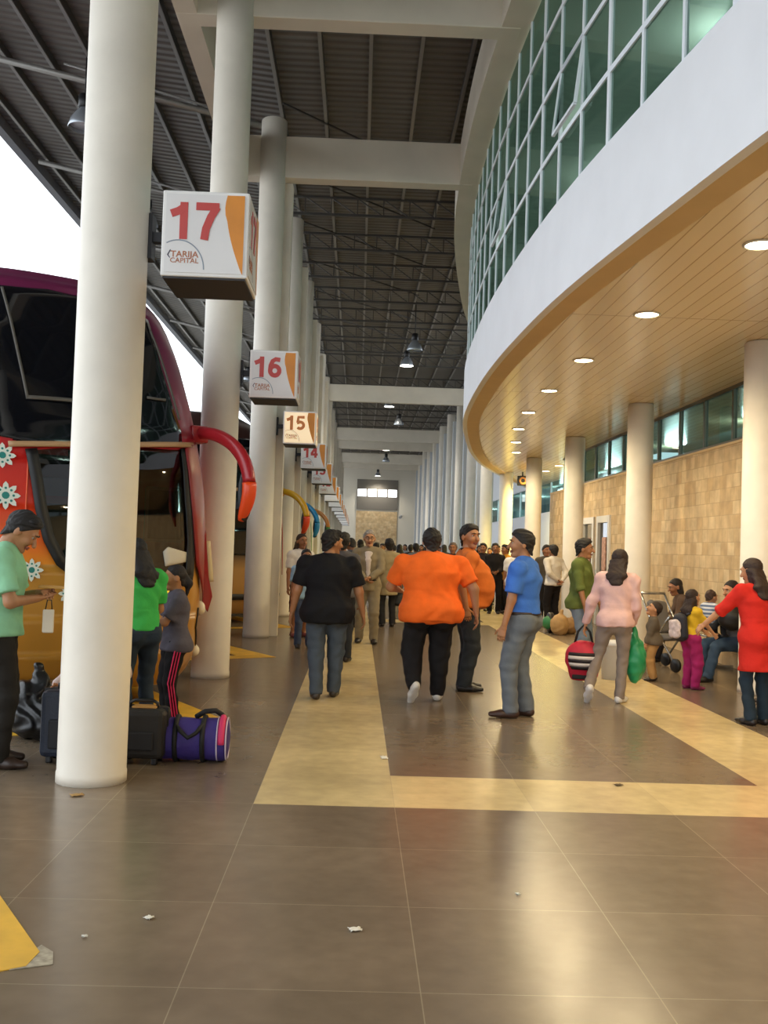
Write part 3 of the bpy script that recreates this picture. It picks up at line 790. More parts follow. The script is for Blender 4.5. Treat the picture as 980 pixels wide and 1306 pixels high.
def bus_shell(m, parent, hole=None):
    zs = sorted(set([z for z, _ in FY]+list(np.arange(.2, 3.98, .05 if hole else .25)))); NS = 60 if hole else 22
    b = MB(); rings = []
    for z in zs:
        h = bhw(z); r = [bsurf(h*(2*j/NS-1), z) for j in range(NS+1)]       # from right (-s) to left
        yb = r[0].y
        left = [Vector((-h, yb-(yb+BL)*i/10, z)) for i in range(1, 11)]
        right = [Vector((h, -BL+(yb+BL)*i/10, z)) for i in range(0, 10)]
        rings.append(r+left+right)
    n = len(rings[0]); vs = [v for r in rings for v in r]; fs = []
    for i in range(len(zs)-1):
        for j in range(n):
            if hole and j < NS:
                s = (bhw(zs[i])+bhw(zs[i+1]))/2*(2*(j+.5)/NS-1)
                if inpoly(s, (zs[i]+zs[i+1])/2, hole): continue
            fs.append((i*n+j, i*n+(j+1) % n, (i+1)*n+(j+1) % n, (i+1)*n+j))
    b.add(vs, fs, 0, True)
    b.f += [tuple(range(n))[::-1], tuple((len(zs)-1)*n+j for j in range(n))]; b.mi += [0, 0]; b.sm += [False, False]
    return b.build('body', m, parent, fix=not hole)
def wheels(t):
    for s in (-1, 1):
        for y in (-2.9, -8.6):
            w = MB(); M = Matrix.Translation((s*1.08, y, .46)) @ Matrix.Rotation(R(90), 4, 'Y')
            b2 = MB().lathe([(.2, -.14), (.44, -.14), (.47, -.10), (.47, .10), (.44, .14), (.2, .14)], n=24)
            w.v = [tuple(M @ Vector(v)) for v in b2.v]; w.f = b2.f; w.mi = b2.mi; w.sm = b2.sm
            o = w.build('wheel', M_gask, t)
            h2 = MB().lathe([(.0, .145*1), (.2, .145), (.2, -.145), (0, -.145)], n=16, caps=False); hb = MB(); hb.v = [tuple(M @ Vector(v)) for v in h2.v]; hb.f = h2.f; hb.mi = h2.mi; hb.sm = h2.sm
            hb.build('hub', M_alu, o)
def mirror(t, m_up, m_low, z0=2.46, s0=1.2, reach=.86, side=1):
    P = [(-.10, 0, .02), (.08, .0, .03), (.28, .0, -.02), (.46, .0, -.13), (.58, .0, -.28), (.635, 0, -.46), (.625, .0, -.62), (.56, 0, -.79)]
    base = bsurf(s0*side*.97, z0)
    pts = [base+Vector((-side*(a*.18), a*reach/.6+.02, c)) for a, _, c in P]
    sp_ = catmull(pts, 5); MB_r = [.055+.011*min(1, i/20) for i in range(26)]
    o = MB().tube(sp_[:26], MB_r, 14, flat=.8).build('mirror_arm', m_up, t)
    MB().tube(sp_[25:], [.066, .066, .066, .065, .064, .062, .060, .056, .050, .042, .030][:len(sp_)-25], 14, flat=.8).build('mirror_tip', m_low, o)
    g = MB().sphere(pts[5]+Vector((.0, -.07, -.1)), (.075, .03, .24), 14, 8); g.build('mirror_glass', M_black, o)
    MB().box(-.09, .09, -.1, .08, -.08, .08, 0, Matrix.Translation(base+Vector((0, .03, .02)))).build('mirror_mount', m_up, o, bevel=.02)
    return o
def pxpoly(p): return [unproj(x, y) for x, y in p]

# --- first bus, with everything the photo shows of it
t = empty('bus'); t.matrix_world = BM0
tag(t, 'red, orange and gold double deck bus with white flower decals at the near bay', 'bus')
P_bus = paint('bus_paint', [(0, '#8a5a1e'), (.3, '#a97528'), (1.235, '#b98434'), (1.245, '#dd8a1c'), (1.42, '#e0601a'), (1.75, '#d1321c'), (2.15, '#c2231f'), (2.5, '#8e2238'), (3.2, '#7a2350'), (3.9, '#6e1f48')])
HOLE = pxpoly([(44, 578), (50, 640), (64, 690), (80, 718), (100, 730), (150, 734), (238, 736), (240, 690), (237, 640), (232, 578)])
bus_shell(P_bus, t, HOLE)
GL = pxpoly([(38, 572), (46, 640), (59, 690), (75, 722), (98, 738), (150, 742), (242, 743), (245, 690), (241, 640), (236, 572)])
patch(GL, .004, 'lower_windscreen', M_busglass, t, thick=0)
GP = pxpoly([(39, 573), (46, 610), (52, 650), (62, 688), (77, 716), (98, 732), (150, 737), (239, 740), (242, 690), (239, 640), (234, 573)])
strip(GP, .095, .02, 'windscreen_seal', M_gask, t)
UP = pxpoly([(-110, 392), (-60, 376), (0, 364), (60, 371), (104, 380), (150, 390), (187, 408), (204, 470), (219, 520), (229, 549), (231, 569), (26, 567), (14, 556), (0, 550), (-40, 548), (-110, 556)])
patch(UP, .012, 'upper_windscreen', M_blackglass, t)
strip(pxpoly([(10, 567.5), (100, 568), (180, 568.5), (243, 569)]), .045, .03, 'divider_strip', mat('tan_strip', '#b8926a', .4), t)
M_wire = mat('wiper_grey', '#5f5a52', .5)
strip(pxpoly([(2, 370), (16, 425), (34, 510)]), .022, .035, 'wiper_arm', M_wire, t)
strip(pxpoly([(32, 509), (65, 511), (100, 514)]), .03, .035, 'wiper_blade', M_wire, t)
strip(pxpoly([(186, 509), (198, 511), (209, 512)]), .02, .03, 'window_trim', M_wire, t)
strip(pxpoly([(190, 425), (208, 475), (226, 537)]), .016, .03, 'window_trim', M_wire, t)
PIL = pxpoly([(233, 572), (246, 566), (254, 615), (261, 680), (264, 735), (269, 760), (263, 780), (253, 745), (247, 720), (244, 680), (240, 630)])
patch(PIL, .03, 'front_pillar', mat('pillar_crimson', '#8c1a1c', .3), t)
strip(pxpoly([(264, 690), (266, 715), (268, 742)]), .05, .02, 'pillar_chrome', mat('cream_trim', '#cdb98f', .4), t)
M_hl = mat('lamp_lens_white', '#e8dcc0', .15)
def blob(px, py, r, name, m, par=t):
    s, z = unproj(px, py); s = min(s, bhw(z)*.985); p = bsurf(s, z, .0); return MB().sphere(p, r, 14, 8).build(name, m, par)
blob(262, 775, (.05, .09, .07), 'marker_lamp', M_hl); blob(263, 828, (.05, .09, .06), 'marker_lamp', M_hl)
blob(203, 757, (.10, .05, .10), 'headlamp', mat('headlamp_yellow', '#e8c23a', .2, emit='#ffd23a', estr=.6))
strip(pxpoly([(252, 775), (249, 800), (247, 830)]), .012, .006, 'panel_seam', M_gask, t)
strip(pxpoly([(36, 578), (33, 640), (30, 700)]), .012, .006, 'panel_seam', mat('seam_orange', '#e2572a', .4), t)
strip(pxpoly([(0, 870), (40, 870), (90, 869), (160, 866)]), .07, .03, 'bumper_rail', mat('bumper_tan', '#8a6f4e', .5), t)
patch(pxpoly([(207, 701), (213, 698), (236, 699), (237, 720), (210, 722)]), .012, 'windscreen_notice', mat('notice_paper', '#cfc6b4', .7), t)
# flower decals
M_pet = mat('petal_white', '#dfe5da', .5); M_teal = mat('flower_teal', '#1f7f78', .5)
def flower(px, py, r):
    s0, z0 = unproj(px, py)
    pet = []
    for i in range(32):
        a = 2*PI*i/32; rr = r*(1.0 if i % 4 == 0 else .82 if i % 2 else .55); pet.append((s0+rr*math.cos(a), z0+rr*math.sin(a)))
    b = MB(); c = bsurf(s0, z0, .012); vs = [c]+[bsurf(s, z, .012) for s, z in pet]
    b.add(vs, [(0, 1+i, 1+(i+1) % 32) for i in range(32)])
    o = b.build('flower_decal', M_pet, t); sm = o.modifiers.new('thick', 'SOLIDIFY'); sm.thickness = .004; sm.offset = 0
    b = MB()
    def disc(s, z, q, n=10):
        vs = [bsurf(s+q*math.cos(2*PI*i/n), z+q*math.sin(2*PI*i/n), .0155) for i in range(n)]; b.add(vs, [tuple(range(n))])
    disc(s0, z0, r*.26)
    for i in range(8): disc(s0+r*.52*math.cos(PI*i/4), z0+r*.52*math.sin(PI*i/4), r*.095, 6)
    b.build('flower_centre', M_teal, o)
for px, py, r in ((3, 581, .105), (7, 632, .115), (40, 727, .095), (87, 757, .085), (-45, 690, .1)): flower(px, py, r)
# cab interior seen through the lower windscreen
inn = MB(); inn.box(-1.1, 1.1, -2.2, -2.15, .6, 2.4); inn.box(-1.1, 1.1, -2.2, -.6, .6, .64); inn.build('cab_bulkhead', mat('cab_brown', '#3a2f26', .8), t)
def local_at(px, py, yl):
    inv = BM0.inverted(); o = inv @ Vector((0, 0, HC)); d = inv.to_3x3() @ ray(px, py); q = (yl-o.y)/d.y; return o+d*q
c0 = local_at(72, 640, -.95)
st = MB().box(-.21, .21, -.06, .06, -.55, .22, 0, Matrix.Translation(c0)).build('driver_seat', mat('seat_teal', '#1f6a76', .7), t, bevel=.05)
MB().box(-.215, .215, .055, .075, -.02, .05, 0, Matrix.Translation(c0)).build('seat_band', mat('seat_band', '#8c5340', .7), st)
MB().box(-.25, .25, -.1, .35, -.7, -.55, 0, Matrix.Translation(c0)).build('seat_cushion', mat('seat_teal', '#1f6a76', .7), st)
fr = MB(); a = local_at(188, 622, -.75); c = local_at(231, 690, -.75)
for p, q in (((a.x, a.z), (c.x, a.z)), ((a.x, c.z), (c.x, c.z)), ((a.x, a.z), (a.x, c.z)), ((c.x, a.z), (c.x, c.z))): fr.bar((p[0], -.75, p[1]), (q[0], -.75, q[1]), .03)
fr.build('cab_door_frame', mat('cab_frame', '#8a8175', .5), t)
MB().box(min(a.x, c.x), max(a.x, c.x), -.78, -.765, min(a.z, c.z), max(a.z, c.z)).build('cab_door', mat('cab_door', '#5c4433', .6), t)
mirror(t, mat('mirror_crimson', '#a01f26', .3), mat('mirror_orange', '#e04a1c', .3))
wheels(t)

# --- the buses at the further bays
def plain_bus(k, back, label, stops, arm, tip, pillar):
    t = empty('bus'); t.matrix_world = bus_matrix(k, back); tag(t, label, 'bus')
    bus_shell(paint(f'bus_paint_{k}', stops), t)
    patch([(-1.1, 2.5), (1.1, 2.5), (1.0, 3.45), (-1.0, 3.45)], .012, 'upper_windscreen', M_blackglass, t, ds=.15)
    patch([(-1.05, 1.25), (1.05, 1.25), (1.1, 2.4), (-1.1, 2.4)], .012, 'lower_windscreen', M_blackglass, t, ds=.15)
    strip([(-1.15, 2.45), (1.15, 2.45)], .05, .02, 'divider_strip', mat('tan_strip', '#b8926a', .4), t)
    patch([(1.08, 2.45), (1.2, 2.45), (1.23, 1.2), (1.16, .9), (1.12, 1.2)], .03, 'front_pillar', pillar, t)
    strip([(-1.2, .5), (1.2, .5)], .1, .02, 'bumper_rail', M_dark, t)
    for s in (-.85, .85): MB().sphere(bsurf(s, .75), (.16, .05, .1), 12, 6).build('headlamp', M_hl, t)
    mirror(t, arm, tip); wheels(t)
plain_bus(1, 2.3, 'dark blue bus parked back behind the second column', [(0, '#1c2238'), (1.2, '#232b48'), (3.9, '#2b3350')], mat('arm_navy', '#20263c', .3), mat('arm_navy', '#20263c', .3), mat('pillar_white', '#b9bcc0', .4))
plain_bus(2, 0, 'dark bus with a red front pillar and yellow mirror arm behind the third column', [(0, '#b98a4a'), (1.0, '#b98a4a'), (1.3, '#30201c'), (3.9, '#3a2220')], mat('arm_yellow', '#d9a21f', .3), mat('arm_redtip', '#d2451f', .3), mat('pillar_red', '#a32d18', .35))
plain_bus(3, 0, 'dark teal bus with a bright blue mirror arm', [(0, '#22333f'), (1.5, '#26404f'), (3.9, '#2f5468')], mat('arm_blue', '#2d8fc4', .3), mat('arm_blue', '#2d8fc4', .3), mat('pillar_navy', '#1a2434', .35))
plain_bus(4, -.2, 'pale bus with an orange and green mirror arm', [(0, '#b9b6a8'), (3.9, '#cfd0c8')], mat('arm_orange', '#d98a3a', .3), mat('arm_green', '#4f8f3c', .3), mat('pillar_green', '#4f8f3c', .35))
plain_bus(6, .3, 'white bus parked furthest along the bays', [(0, '#c9c9c4'), (3.9, '#d8d8d4')], mat('arm_white', '#cfcfcf', .3), mat('arm_white', '#cfcfcf', .3), mat('pillar_white', '#b9bcc0', .4))
# ================================================================== figures: implicit surfaces meshed as one skin
V3 = lambda *a: np.array(a if len(a) == 3 else a[0], dtype=float)
def nrm(v):
    n = np.linalg.norm(v); return v/n if n > 1e-9 else v
def prim(a, b, r1, r2=None, lat=(1, 0, 0), cap=None, k=.03, sub=False, cut=None):
    t = lambda r: (float(r), float(r)) if not hasattr(r, '__len__') else (float(r[0]), float(r[1]))
    r1 = t(r1); r2 = r1 if r2 is None else t(r2)
    return dict(a=V3(a), b=V3(b), r1=r1, r2=r2, lat=V3(lat), cap=cap, k=k, sub=sub, cut=cut)
def ball(c, r, lat=(1, 0, 0), fwd=(0, 1, 0), k=.03, sub=False, cut=None):
    return dict(c=V3(c), r=V3(r) if hasattr(r, '__len__') else V3(r, r, r), lat=nrm(V3(lat)), fwd=nrm(V3(fwd)), k=k, sub=sub, cut=cut)
def field(prims, h, pad=.03, wob=0.0, wf=22.0, cuts=()):
    lo = np.full(3, 1e9); hi = -lo
    for p in prims:
        if p['sub']: continue
        if 'c' in p: m = p['r'].max(); lo = np.minimum(lo, p['c']-m); hi = np.maximum(hi, p['c']+m)
        else:
            m = max(p['r1']+p['r2'])
            lo = np.minimum(lo, np.minimum(p['a'], p['b'])-m); hi = np.maximum(hi, np.maximum(p['a'], p['b'])+m)
    lo -= pad; n = np.ceil((hi+pad-lo)/h).astype(int)+1
    ax = [lo[i]+h*np.arange(n[i]) for i in range(3)]
    D = np.full(tuple(n), .12)
    for p in prims:
        if 'c' in p: m = p['r'].max()+.06; bl, bh = p['c']-m, p['c']+m
        else: m = max(p['r1']+p['r2'])+.06; bl, bh = np.minimum(p['a'], p['b'])-m, np.maximum(p['a'], p['b'])+m
        i0 = np.clip(((bl-lo)/h).astype(int), 0, n); i1 = np.clip(((bh-lo)/h).astype(int)+2, 0, n)
        if (i1-i0).min() <= 0: continue
        sl = tuple(slice(a, b) for a, b in zip(i0, i1))
        X = ax[0][sl[0]][:, None, None]; Y = ax[1][sl[1]][None, :, None]; Z = ax[2][sl[2]][None, None, :]
        if 'c' in p:
            c = p['c']; u = p['lat']; f = nrm(p['fwd']-u*np.dot(u, p['fwd'])); w = np.cross(u, f); r = p['r']
            dx, dy, dz = X-c[0], Y-c[1], Z-c[2]
            q = [(dx*e[0]+dy*e[1]+dz*e[2])/r[i] for i, e in enumerate((u, f, w))]
            d = (np.sqrt(q[0]**2+q[1]**2+q[2]**2)-1)*r.min()
        else:
            a, b = p['a'], p['b']; L = np.linalg.norm(b-a); w = (b-a)/L if L > 1e-6 else V3(0, 0, 1)
            u = p['lat']-w*np.dot(w, p['lat'])
            if np.linalg.norm(u) < .1: u = V3(0, 1, 0)-w*w[1]
            u = nrm(u); v = np.cross(w, u)
            dx, dy, dz = X-a[0], Y-a[1], Z-a[2]
            s = dx*w[0]+dy*w[1]+dz*w[2]; t = np.clip(s/max(L, 1e-6), 0, 1)
            rx = p['r1'][0]+(p['r2'][0]-p['r1'][0])*t; ry = p['r1'][1]+(p['r2'][1]-p['r1'][1])*t
            e = s-t*L; rm = np.minimum(rx, ry); rc = rm if p['cap'] is None else p['cap']
            d = (np.sqrt(((dx*u[0]+dy*u[1]+dz*u[2])/rx)**2+((dx*v[0]+dy*v[1]+dz*v[2])/ry)**2+(e/rc)**2)-1)*rm
            if p['cap'] is not None: d = np.where(np.abs(e) > 1e-9, np.maximum(np.minimum(d, .12), np.abs(e)-p['cap']), d)
        if p['cut'] is not None:
            ct, cn = p['cut']; cn = nrm(V3(cn)); d = np.maximum(d, (X-ct[0])*cn[0]+(Y-ct[1])*cn[1]+(Z-ct[2])*cn[2])
        C = D[sl]; k = p['k']
        if p['sub']:
            D[sl] = np.maximum(C, -d)
        else:
            hh = np.clip(.5+.5*(d-C)/k, 0, 1); D[sl] = d*(1-hh)+C*hh-k*hh*(1-hh)
    X = ax[0][:, None, None]; Y = ax[1][None, :, None]; Z = ax[2][None, None, :]
    if wob:
        D = D + wob*np.sin(wf*X+2.1*np.sin(wf*.7*Z+1)+wf*.4*Y)*np.sin(wf*.8*Z+1.7*np.sin(wf*.6*X+wf*.5*Y))
    for pt, nn in cuts:
        nn = nrm(V3(nn)); D = np.maximum(D, (X-pt[0])*nn[0]+(Y-pt[1])*nn[1]+(Z-pt[2])*nn[2])
    return D, lo, h
def nets(D, lo, h):
    S = D < 0
    cnt = np.zeros(tuple(np.array(D.shape)-1), int)
    cor = [(i, j, k) for i in (0, 1) for j in (0, 1) for k in (0, 1)]
    sh = lambda A, c: A[c[0]:A.shape[0]-1+c[0], c[1]:A.shape[1]-1+c[1], c[2]:A.shape[2]-1+c[2]]
    for c in cor: cnt += sh(S, c)
    act = np.argwhere((cnt > 0) & (cnt < 8))
    if len(act) == 0: return [], []
    idx = np.full(cnt.shape, -1); idx[act[:, 0], act[:, 1], act[:, 2]] = np.arange(len(act))
    P = np.zeros((len(act), 3)); N = np.zeros(len(act))
    val = {c: D[act[:, 0]+c[0], act[:, 1]+c[1], act[:, 2]+c[2]] for c in cor}
    for i, c0 in enumerate(cor):
        for c1 in cor[i+1:]:
            if sum(abs(a-b) for a, b in zip(c0, c1)) != 1: continue
            a, b = val[c0], val[c1]; x = (a < 0) != (b < 0); t = np.where(x, a/np.where(a-b == 0, 1, a-b), 0)
            P += np.where(x[:, None], np.array(c0)+t[:, None]*(np.array(c1)-np.array(c0)), 0); N += x
    P = lo+h*(act+P/np.maximum(N, 1)[:, None])
    F = []
    for axn in range(3):
        o = [a for a in range(3) if a != axn]
        a = [slice(None)]*3; b = [slice(None)]*3; a[axn] = slice(0, -1); b[axn] = slice(1, None)
        A, B = S[tuple(a)], S[tuple(b)]; e = np.argwhere(A != B)
        e = e[(e[:, o[0]] > 0) & (e[:, o[1]] > 0) & (e[:, o[0]] < D.shape[o[0]]-1) & (e[:, o[1]] < D.shape[o[1]]-1)]
        if len(e) == 0: continue
        def at_(d0, d1):
            q = e.copy(); q[:, o[0]] -= d0; q[:, o[1]] -= d1; return idx[q[:, 0], q[:, 1], q[:, 2]]
        quad = np.stack([at_(1, 1), at_(0, 1), at_(0, 0), at_(1, 0)], 1)
        ins = A[e[:, 0], e[:, 1], e[:, 2]]
        flip = ~ins if axn != 1 else ins
        quad[flip] = quad[flip][:, ::-1]
        F.append(quad[(quad >= 0).all(1)])
    return P, np.concatenate(F)
class Skin:
    def __init__(s): s.v = []; s.f = []; s.mi = []; s.n = 0
    def sdf(s, prims, h, mi=0, **kw):
        P, Q = nets(*field(prims, h, **kw))
        if len(P) == 0: return s
        s.v.append(np.asarray(P)); s.f += (np.asarray(Q)+s.n).tolist(); s.mi += [mi]*len(Q); s.n += len(P); return s
    def mb(s, b, mi):
        s.v.append(np.array([tuple(v) for v in b.v])); s.f += [[i+s.n for i in f] for f in b.f]; s.mi += [mi]*len(b.f); s.n += len(b.v); return s
    def build(s, name, mats, parent=None):
        me = bpy.data.meshes.new(name); me.from_pydata(np.concatenate(s.v).tolist(), [], s.f)
        for m in (mats if isinstance(mats, (list, tuple)) else [mats]): me.materials.append(m)
        me.polygons.foreach_set('material_index', s.mi); me.polygons.foreach_set('use_smooth', [True]*len(s.f)); me.update()
        o = bpy.data.objects.new(name, me); COL.objects.link(o)
        if parent is not None: o.parent = parent
        return o
def cloth(c, bump=.25, noise=.08):
    if '|' in c:                                          # banded knit
        n = 'cloth_bands_'+c.replace('#', '').replace('|', '_')
        if n in _mats: return _mats[n]
        m, k, b = newmat(n); a, d = c.split('|')
        tc = k.n('ShaderNodeTexCoord'); sp = k.n('ShaderNodeSeparateXYZ'); k.l.new(tc.outputs['Object'], sp.inputs[0])
        w = k.m('GREATER_THAN', k.m('FRACT', k.m('MULTIPLY', sp.outputs[2], 22.0)), .5)
        k.l.new(k.mix(w, rgb(a), rgb(d)), b.inputs['Base Color']); b.inputs['Roughness'].default_value = .85
        return m
    return mat('cloth_'+c.strip('#'), c, .85, noise=noise, scale=9, bump=bump, bscale=45, spec=.25)
M_eye = mat('eye_white', '#b8afa3', .3); M_pup = mat('eye_dark', '#17100c', .3)
def two_bone(a, t, l1, l2, pole):
    a, t = V3(a), V3(t); d = t-a; L = np.linalg.norm(d); L2 = min(max(L, abs(l1-l2)+.02), (l1+l2)*.998)
    dn = nrm(d); t = a+dn*L2; c = (l1*l1+L2*L2-l2*l2)/(2*l1*L2); c = max(-1, min(1, c))
    p = V3(pole); p = nrm(p-dn*np.dot(p, dn)); m = a+dn*l1*c+p*l1*math.sqrt(max(0, 1-c*c)); return m, t
def hand_prims(W, d, n, th, s, curl, rad=.0085):
    d = nrm(d); th = nrm(th-d*np.dot(th, d)); n = nrm(n-d*np.dot(n, d)-th*np.dot(n, th)) if np.linalg.norm(n) > 0 else np.cross(d, th)
    P = [prim(W-d*.05*s, W+d*.01*s, .027*s, (.026*s, .02*s), lat=th, k=.01), prim(W+d*.015*s, W+d*.082*s, (.030*s, .015*s), (.038*s, .013*s), lat=th, k=.012)]
    for off, ln, q in ((.029, .066, 0), (.010, .076, .05), (-.010, .070, .1), (-.028, .054, .18)):
        r = W+d*.082*s+th*off*s; c1 = curl+q; d1 = d*math.cos(c1)+n*math.sin(c1); c2 = 2.1*curl+q+.15; d2 = d*math.cos(c2)+n*math.sin(c2)
        m = r+d1*ln*.52*s; e = m+d2*ln*.48*s
        P += [prim(r-d*.012*s, m, rad*s, rad*.95*s, k=.005), prim(m, e, rad*.95*s, rad*.8*s, k=.004)]
    r = W+d*.028*s+th*.026*s; m = r+nrm(d*.7+th*.7+n*.15)*.042*s; e = m+nrm(d*.95+th*.25+n*.35)*.034*s
    P += [prim(r, m, rad*1.25*s, rad*1.1*s, k=.008), prim(m, e, rad*1.1*s, rad*.85*s, k=.004)]
    return P
SKIN = {'a': '#a8754f', 'b': '#976544', 'c': '#bb8862'}
PEOPLE = []
def person(label, loc, yaw, H=1.7, g=1.0, sh=1.0, belly=0.0, lean=0.0, pel=None, feet=None, hands=None, poles=None, head=(0, 0), hs=1.1,
           top=('#444444', 'short', .06), bot=('#2f3138', 1.0, 'long'), shoes='#2a2320', hair=('short', '#17120f'), skin='a', fine=2, curl=.35,
           collar=None, group=None, z=0.0, thumbs=None, stripes=None, openf=None, glasses=False, belt=None, palms=None, name='person'):
    s = H/1.71
    hB, hC, hH, hF = ((.013, .0115, .0068, .0046), (.013, .012, .007, .005), (.019, .017, .010, .007), (.03, .026, .014, .011))[3-fine if fine < 3 else 0] if fine < 3 else (.013, .0115, .0068, .0046)
    lat = V3(1, 0, 0); ln = R(lean); sp = V3(0, math.sin(ln), math.cos(ln)); fw = V3(0, math.cos(ln), -math.sin(ln))
    P = V3(pel or (0, 0, .912))*s
    feet = feet or [(-.10, .0, 0, 6, 0), (.10, .0, 0, -6, 0)]
    U = lambda v: V3(v)*s
    W_, C_, S_, N_ = P+sp*.15*s, P+sp*.34*s, P+sp*.465*s, P+sp*.515*s
    T = [prim(P-sp*.05*s, W_, (.148*g*s, .112*g*s), (.140*g*s, .104*g*s), cap=.05*s), prim(W_, C_, (.140*g*s, .104*g*s), (.158*g*s, .114*g*s)),
         prim(C_, S_-sp*.02*s, (.158*g*s, .114*g*s), (.118*sh*s, .080*s)), prim(N_-lat*.03*s-sp*.045*s, S_-lat*.155*sh*s-sp*.028*s, .060*s, .058*s, lat=fw), prim(N_+lat*.03*s-sp*.045*s, S_+lat*.155*sh*s-sp*.028*s, .060*s, .058*s, lat=fw),
         ball(P+V3(-.072*g, -.045*g, -.04)*s, .088*g*s), ball(P+V3(.072*g, -.045*g, -.04)*s, .088*g*s)]
    if belly: T.append(ball(P+sp*.14*s+fw*(.02+belly)*s, V3(.145*g, .135, .20)*s, k=.12))
    arms = []
    hands = hands or [None, None]; poles = poles or [None, None]
    for i, sg in enumerate((-1, 1)):
        sj = S_+lat*sg*.172*sh*(1+.25*(g-1))*s-sp*.025*s
        tgt = U(hands[i]) if hands[i] else sj+V3(sg*.07, .06, -.53)*s
        pole = V3(poles[i]) if poles[i] else V3(sg*.5, -1, -.1)
        el, wr = two_bone(sj, tgt, .285*s, .25*s, pole); arms.append((sj, el, wr))
    legs = []
    for i, sg in enumerate((-1, 1)):
        fx, fy, fz, fyaw, fp = feet[i]
        hj = P+lat*sg*.088*(.6+.4*g)*s-V3(0, 0, .045)*s
        fd = V3(math.sin(R(-fyaw)), math.cos(R(-fyaw)), 0); fp_ = R(fp); fdir = fd*math.cos(fp_)+V3(0, 0, math.sin(fp_)); fup = V3(0, 0, math.cos(fp_))-fd*math.sin(fp_)
        an = U((fx, fy, fz+.085)); kn, an = two_bone(hj, an, .402*s, .392*s, V3(sg*.12, 1, .1)); legs.append((hj, kn, an, fdir, fup))
    # ---- bare body
    gl = .6+.4*g
    B = [dict(p) for p in T]
    for sj, el, wr in arms: B += [prim(sj, el, .047*gl*s, .039*gl*s), prim(el, wr-(wr-el)*.06, .039*gl*s, .027*s, k=.02)]
    for hj, kn, an, fd, fu in legs: B += [prim(hj, kn, .08*gl*s, .053*s), prim(kn, an, .052*s, .036*s), prim(an-fu*.03*s, an-fu*.05*s+fd*.14*s, .034*s, .022*s)]
    hy, hp = R(head[0]), R(head[1])
    q = s*hs
    HM = np.array(Matrix.Rotation(hy, 3, 'Z') @ Matrix.Rotation(hp-ln*.6, 3, 'X'))
    fx_, fy_, fz_ = HM[:, 0], HM[:, 1], HM[:, 2]
    nk = nrm(sp+fw*.18+ fy_*math.sin(min(0, hp))*-.25)
    HCn = N_+nk*.052*s+fz_*.085*q+fy_*.018*q
    L = lambda x, y, z_: HCn+(fx_*x+fy_*y+fz_*z_)*q
    neck = prim(N_-sp*.04*s, L(0, -.02, -.055), .058*gl*s, .052*s, k=.02)
    B.append(neck)
    sk = Skin().sdf(B, hB)
    HD_ = [ball(L(0, -.012, .028), V3(.075, .094, .088)*q, fx_, fy_, k=.02), prim(L(0, .018, .0), L(0, .045, -.078), (.064*q, .062*q), (.034*q, .036*q), lat=fx_, k=.02),
           prim(L(-.028, .062, -.022), L(.028, .062, -.022), .028*q, k=.02), prim(L(0, .092, .012), L(0, .112, -.024), .008*q, .0145*q, k=.012),
           prim(L(-.036, .079, .034), L(.036, .079, .034), .012*q, k=.014), prim(L(0, -.02, -.03), L(0, -.02, -.10), .054*q, .053*s, k=.02),
           ball(L(0, .072, -.09), .019*q, k=.02)]
    for e in (-1, 1): HD_ += [ball(L(e*.030, .101, .014), .0125*q, k=.01, sub=True), ball(L(e*.077, -.008, -.004), V3(.010, .022, .034)*q, fx_, fy_, k=.008)]
    sk.sdf(HD_, hH)
    eb = MB(); pb = MB(); lb = MB()
    for e in (-1, 1):
        eb.sphere(L(e*.030, .0745, .014), .0102*q, 10, 6); pb.sphere(L(e*.030, .0812, .0135), .0060*q, 8, 5)
        pb.tube([L(e*.014, .0955, .033), L(e*.032, .094, .038), L(e*.048, .082, .033)], [.0035*q, .005*q, .0025*q], 6)
    lb.tube([L(-.024, .080, -.056), L(-.008, .093, -.053), L(.008, .093, -.053), L(.024, .080, -.056)], [.003*q, .0068*q, .0068*q, .003*q], 6)
    lb.tube([L(-.019, .082, -.063), L(0, .092, -.064), L(.019, .082, -.063)], [.003*q, .0065*q, .003*q], 6)
    sk.mb(eb, 1); sk.mb(pb, 2); sk.mb(lb, 3)
    for i, (sj, el, wr) in enumerate(arms):
        sg = (-1, 1)[i]; d = nrm(wr-el)
        th = V3(thumbs[i]) if thumbs and thumbs[i] else V3(0, 1, .15)
        n = V3(palms[i]) if palms and palms[i] else V3(-sg, 0, 0)
        sk.sdf(hand_prims(wr, d, n, th, s*(.94+.06*hs), curl, .0085 if fine > 1 else .0098 if fine == 1 else .0115), hF)
    m_sk = mat('skin_'+skin, SKIN[skin], .5, noise=.05, scale=30); m_lip = mat('lip', '#8f5145', .5)
    root = sk.build(name, [m_sk, M_eye, M_pup, m_lip])
    root.location = (loc[0], loc[1], z); root.rotation_euler = (0, 0, R(yaw))
    tag(root, label, 'person' if name == 'person' else name, group)
    # ---- trousers or skirt
    bc, bf, blen = bot
    tr = [prim(P-sp*.05*s, P+sp*.055*s, (.158*g*s, .122*g*s), (.152*g*s, .115*g*s), cap=.012), ball(P+V3(-.072*g, -.045*g, -.04)*s, .096*g*s), ball(P+V3(.072*g, -.045*g, -.04)*s, .096*g*s)]
    if belly: tr.append(ball(P+sp*.06*s+fw*(.01+belly*.6)*s, V3(.14*g, .11, .12)*s, k=.06))
    tr.append(ball(P-V3(0, -.005, .085)*s, V3(.125*gl, .105*gl, .075)*s, k=.04))
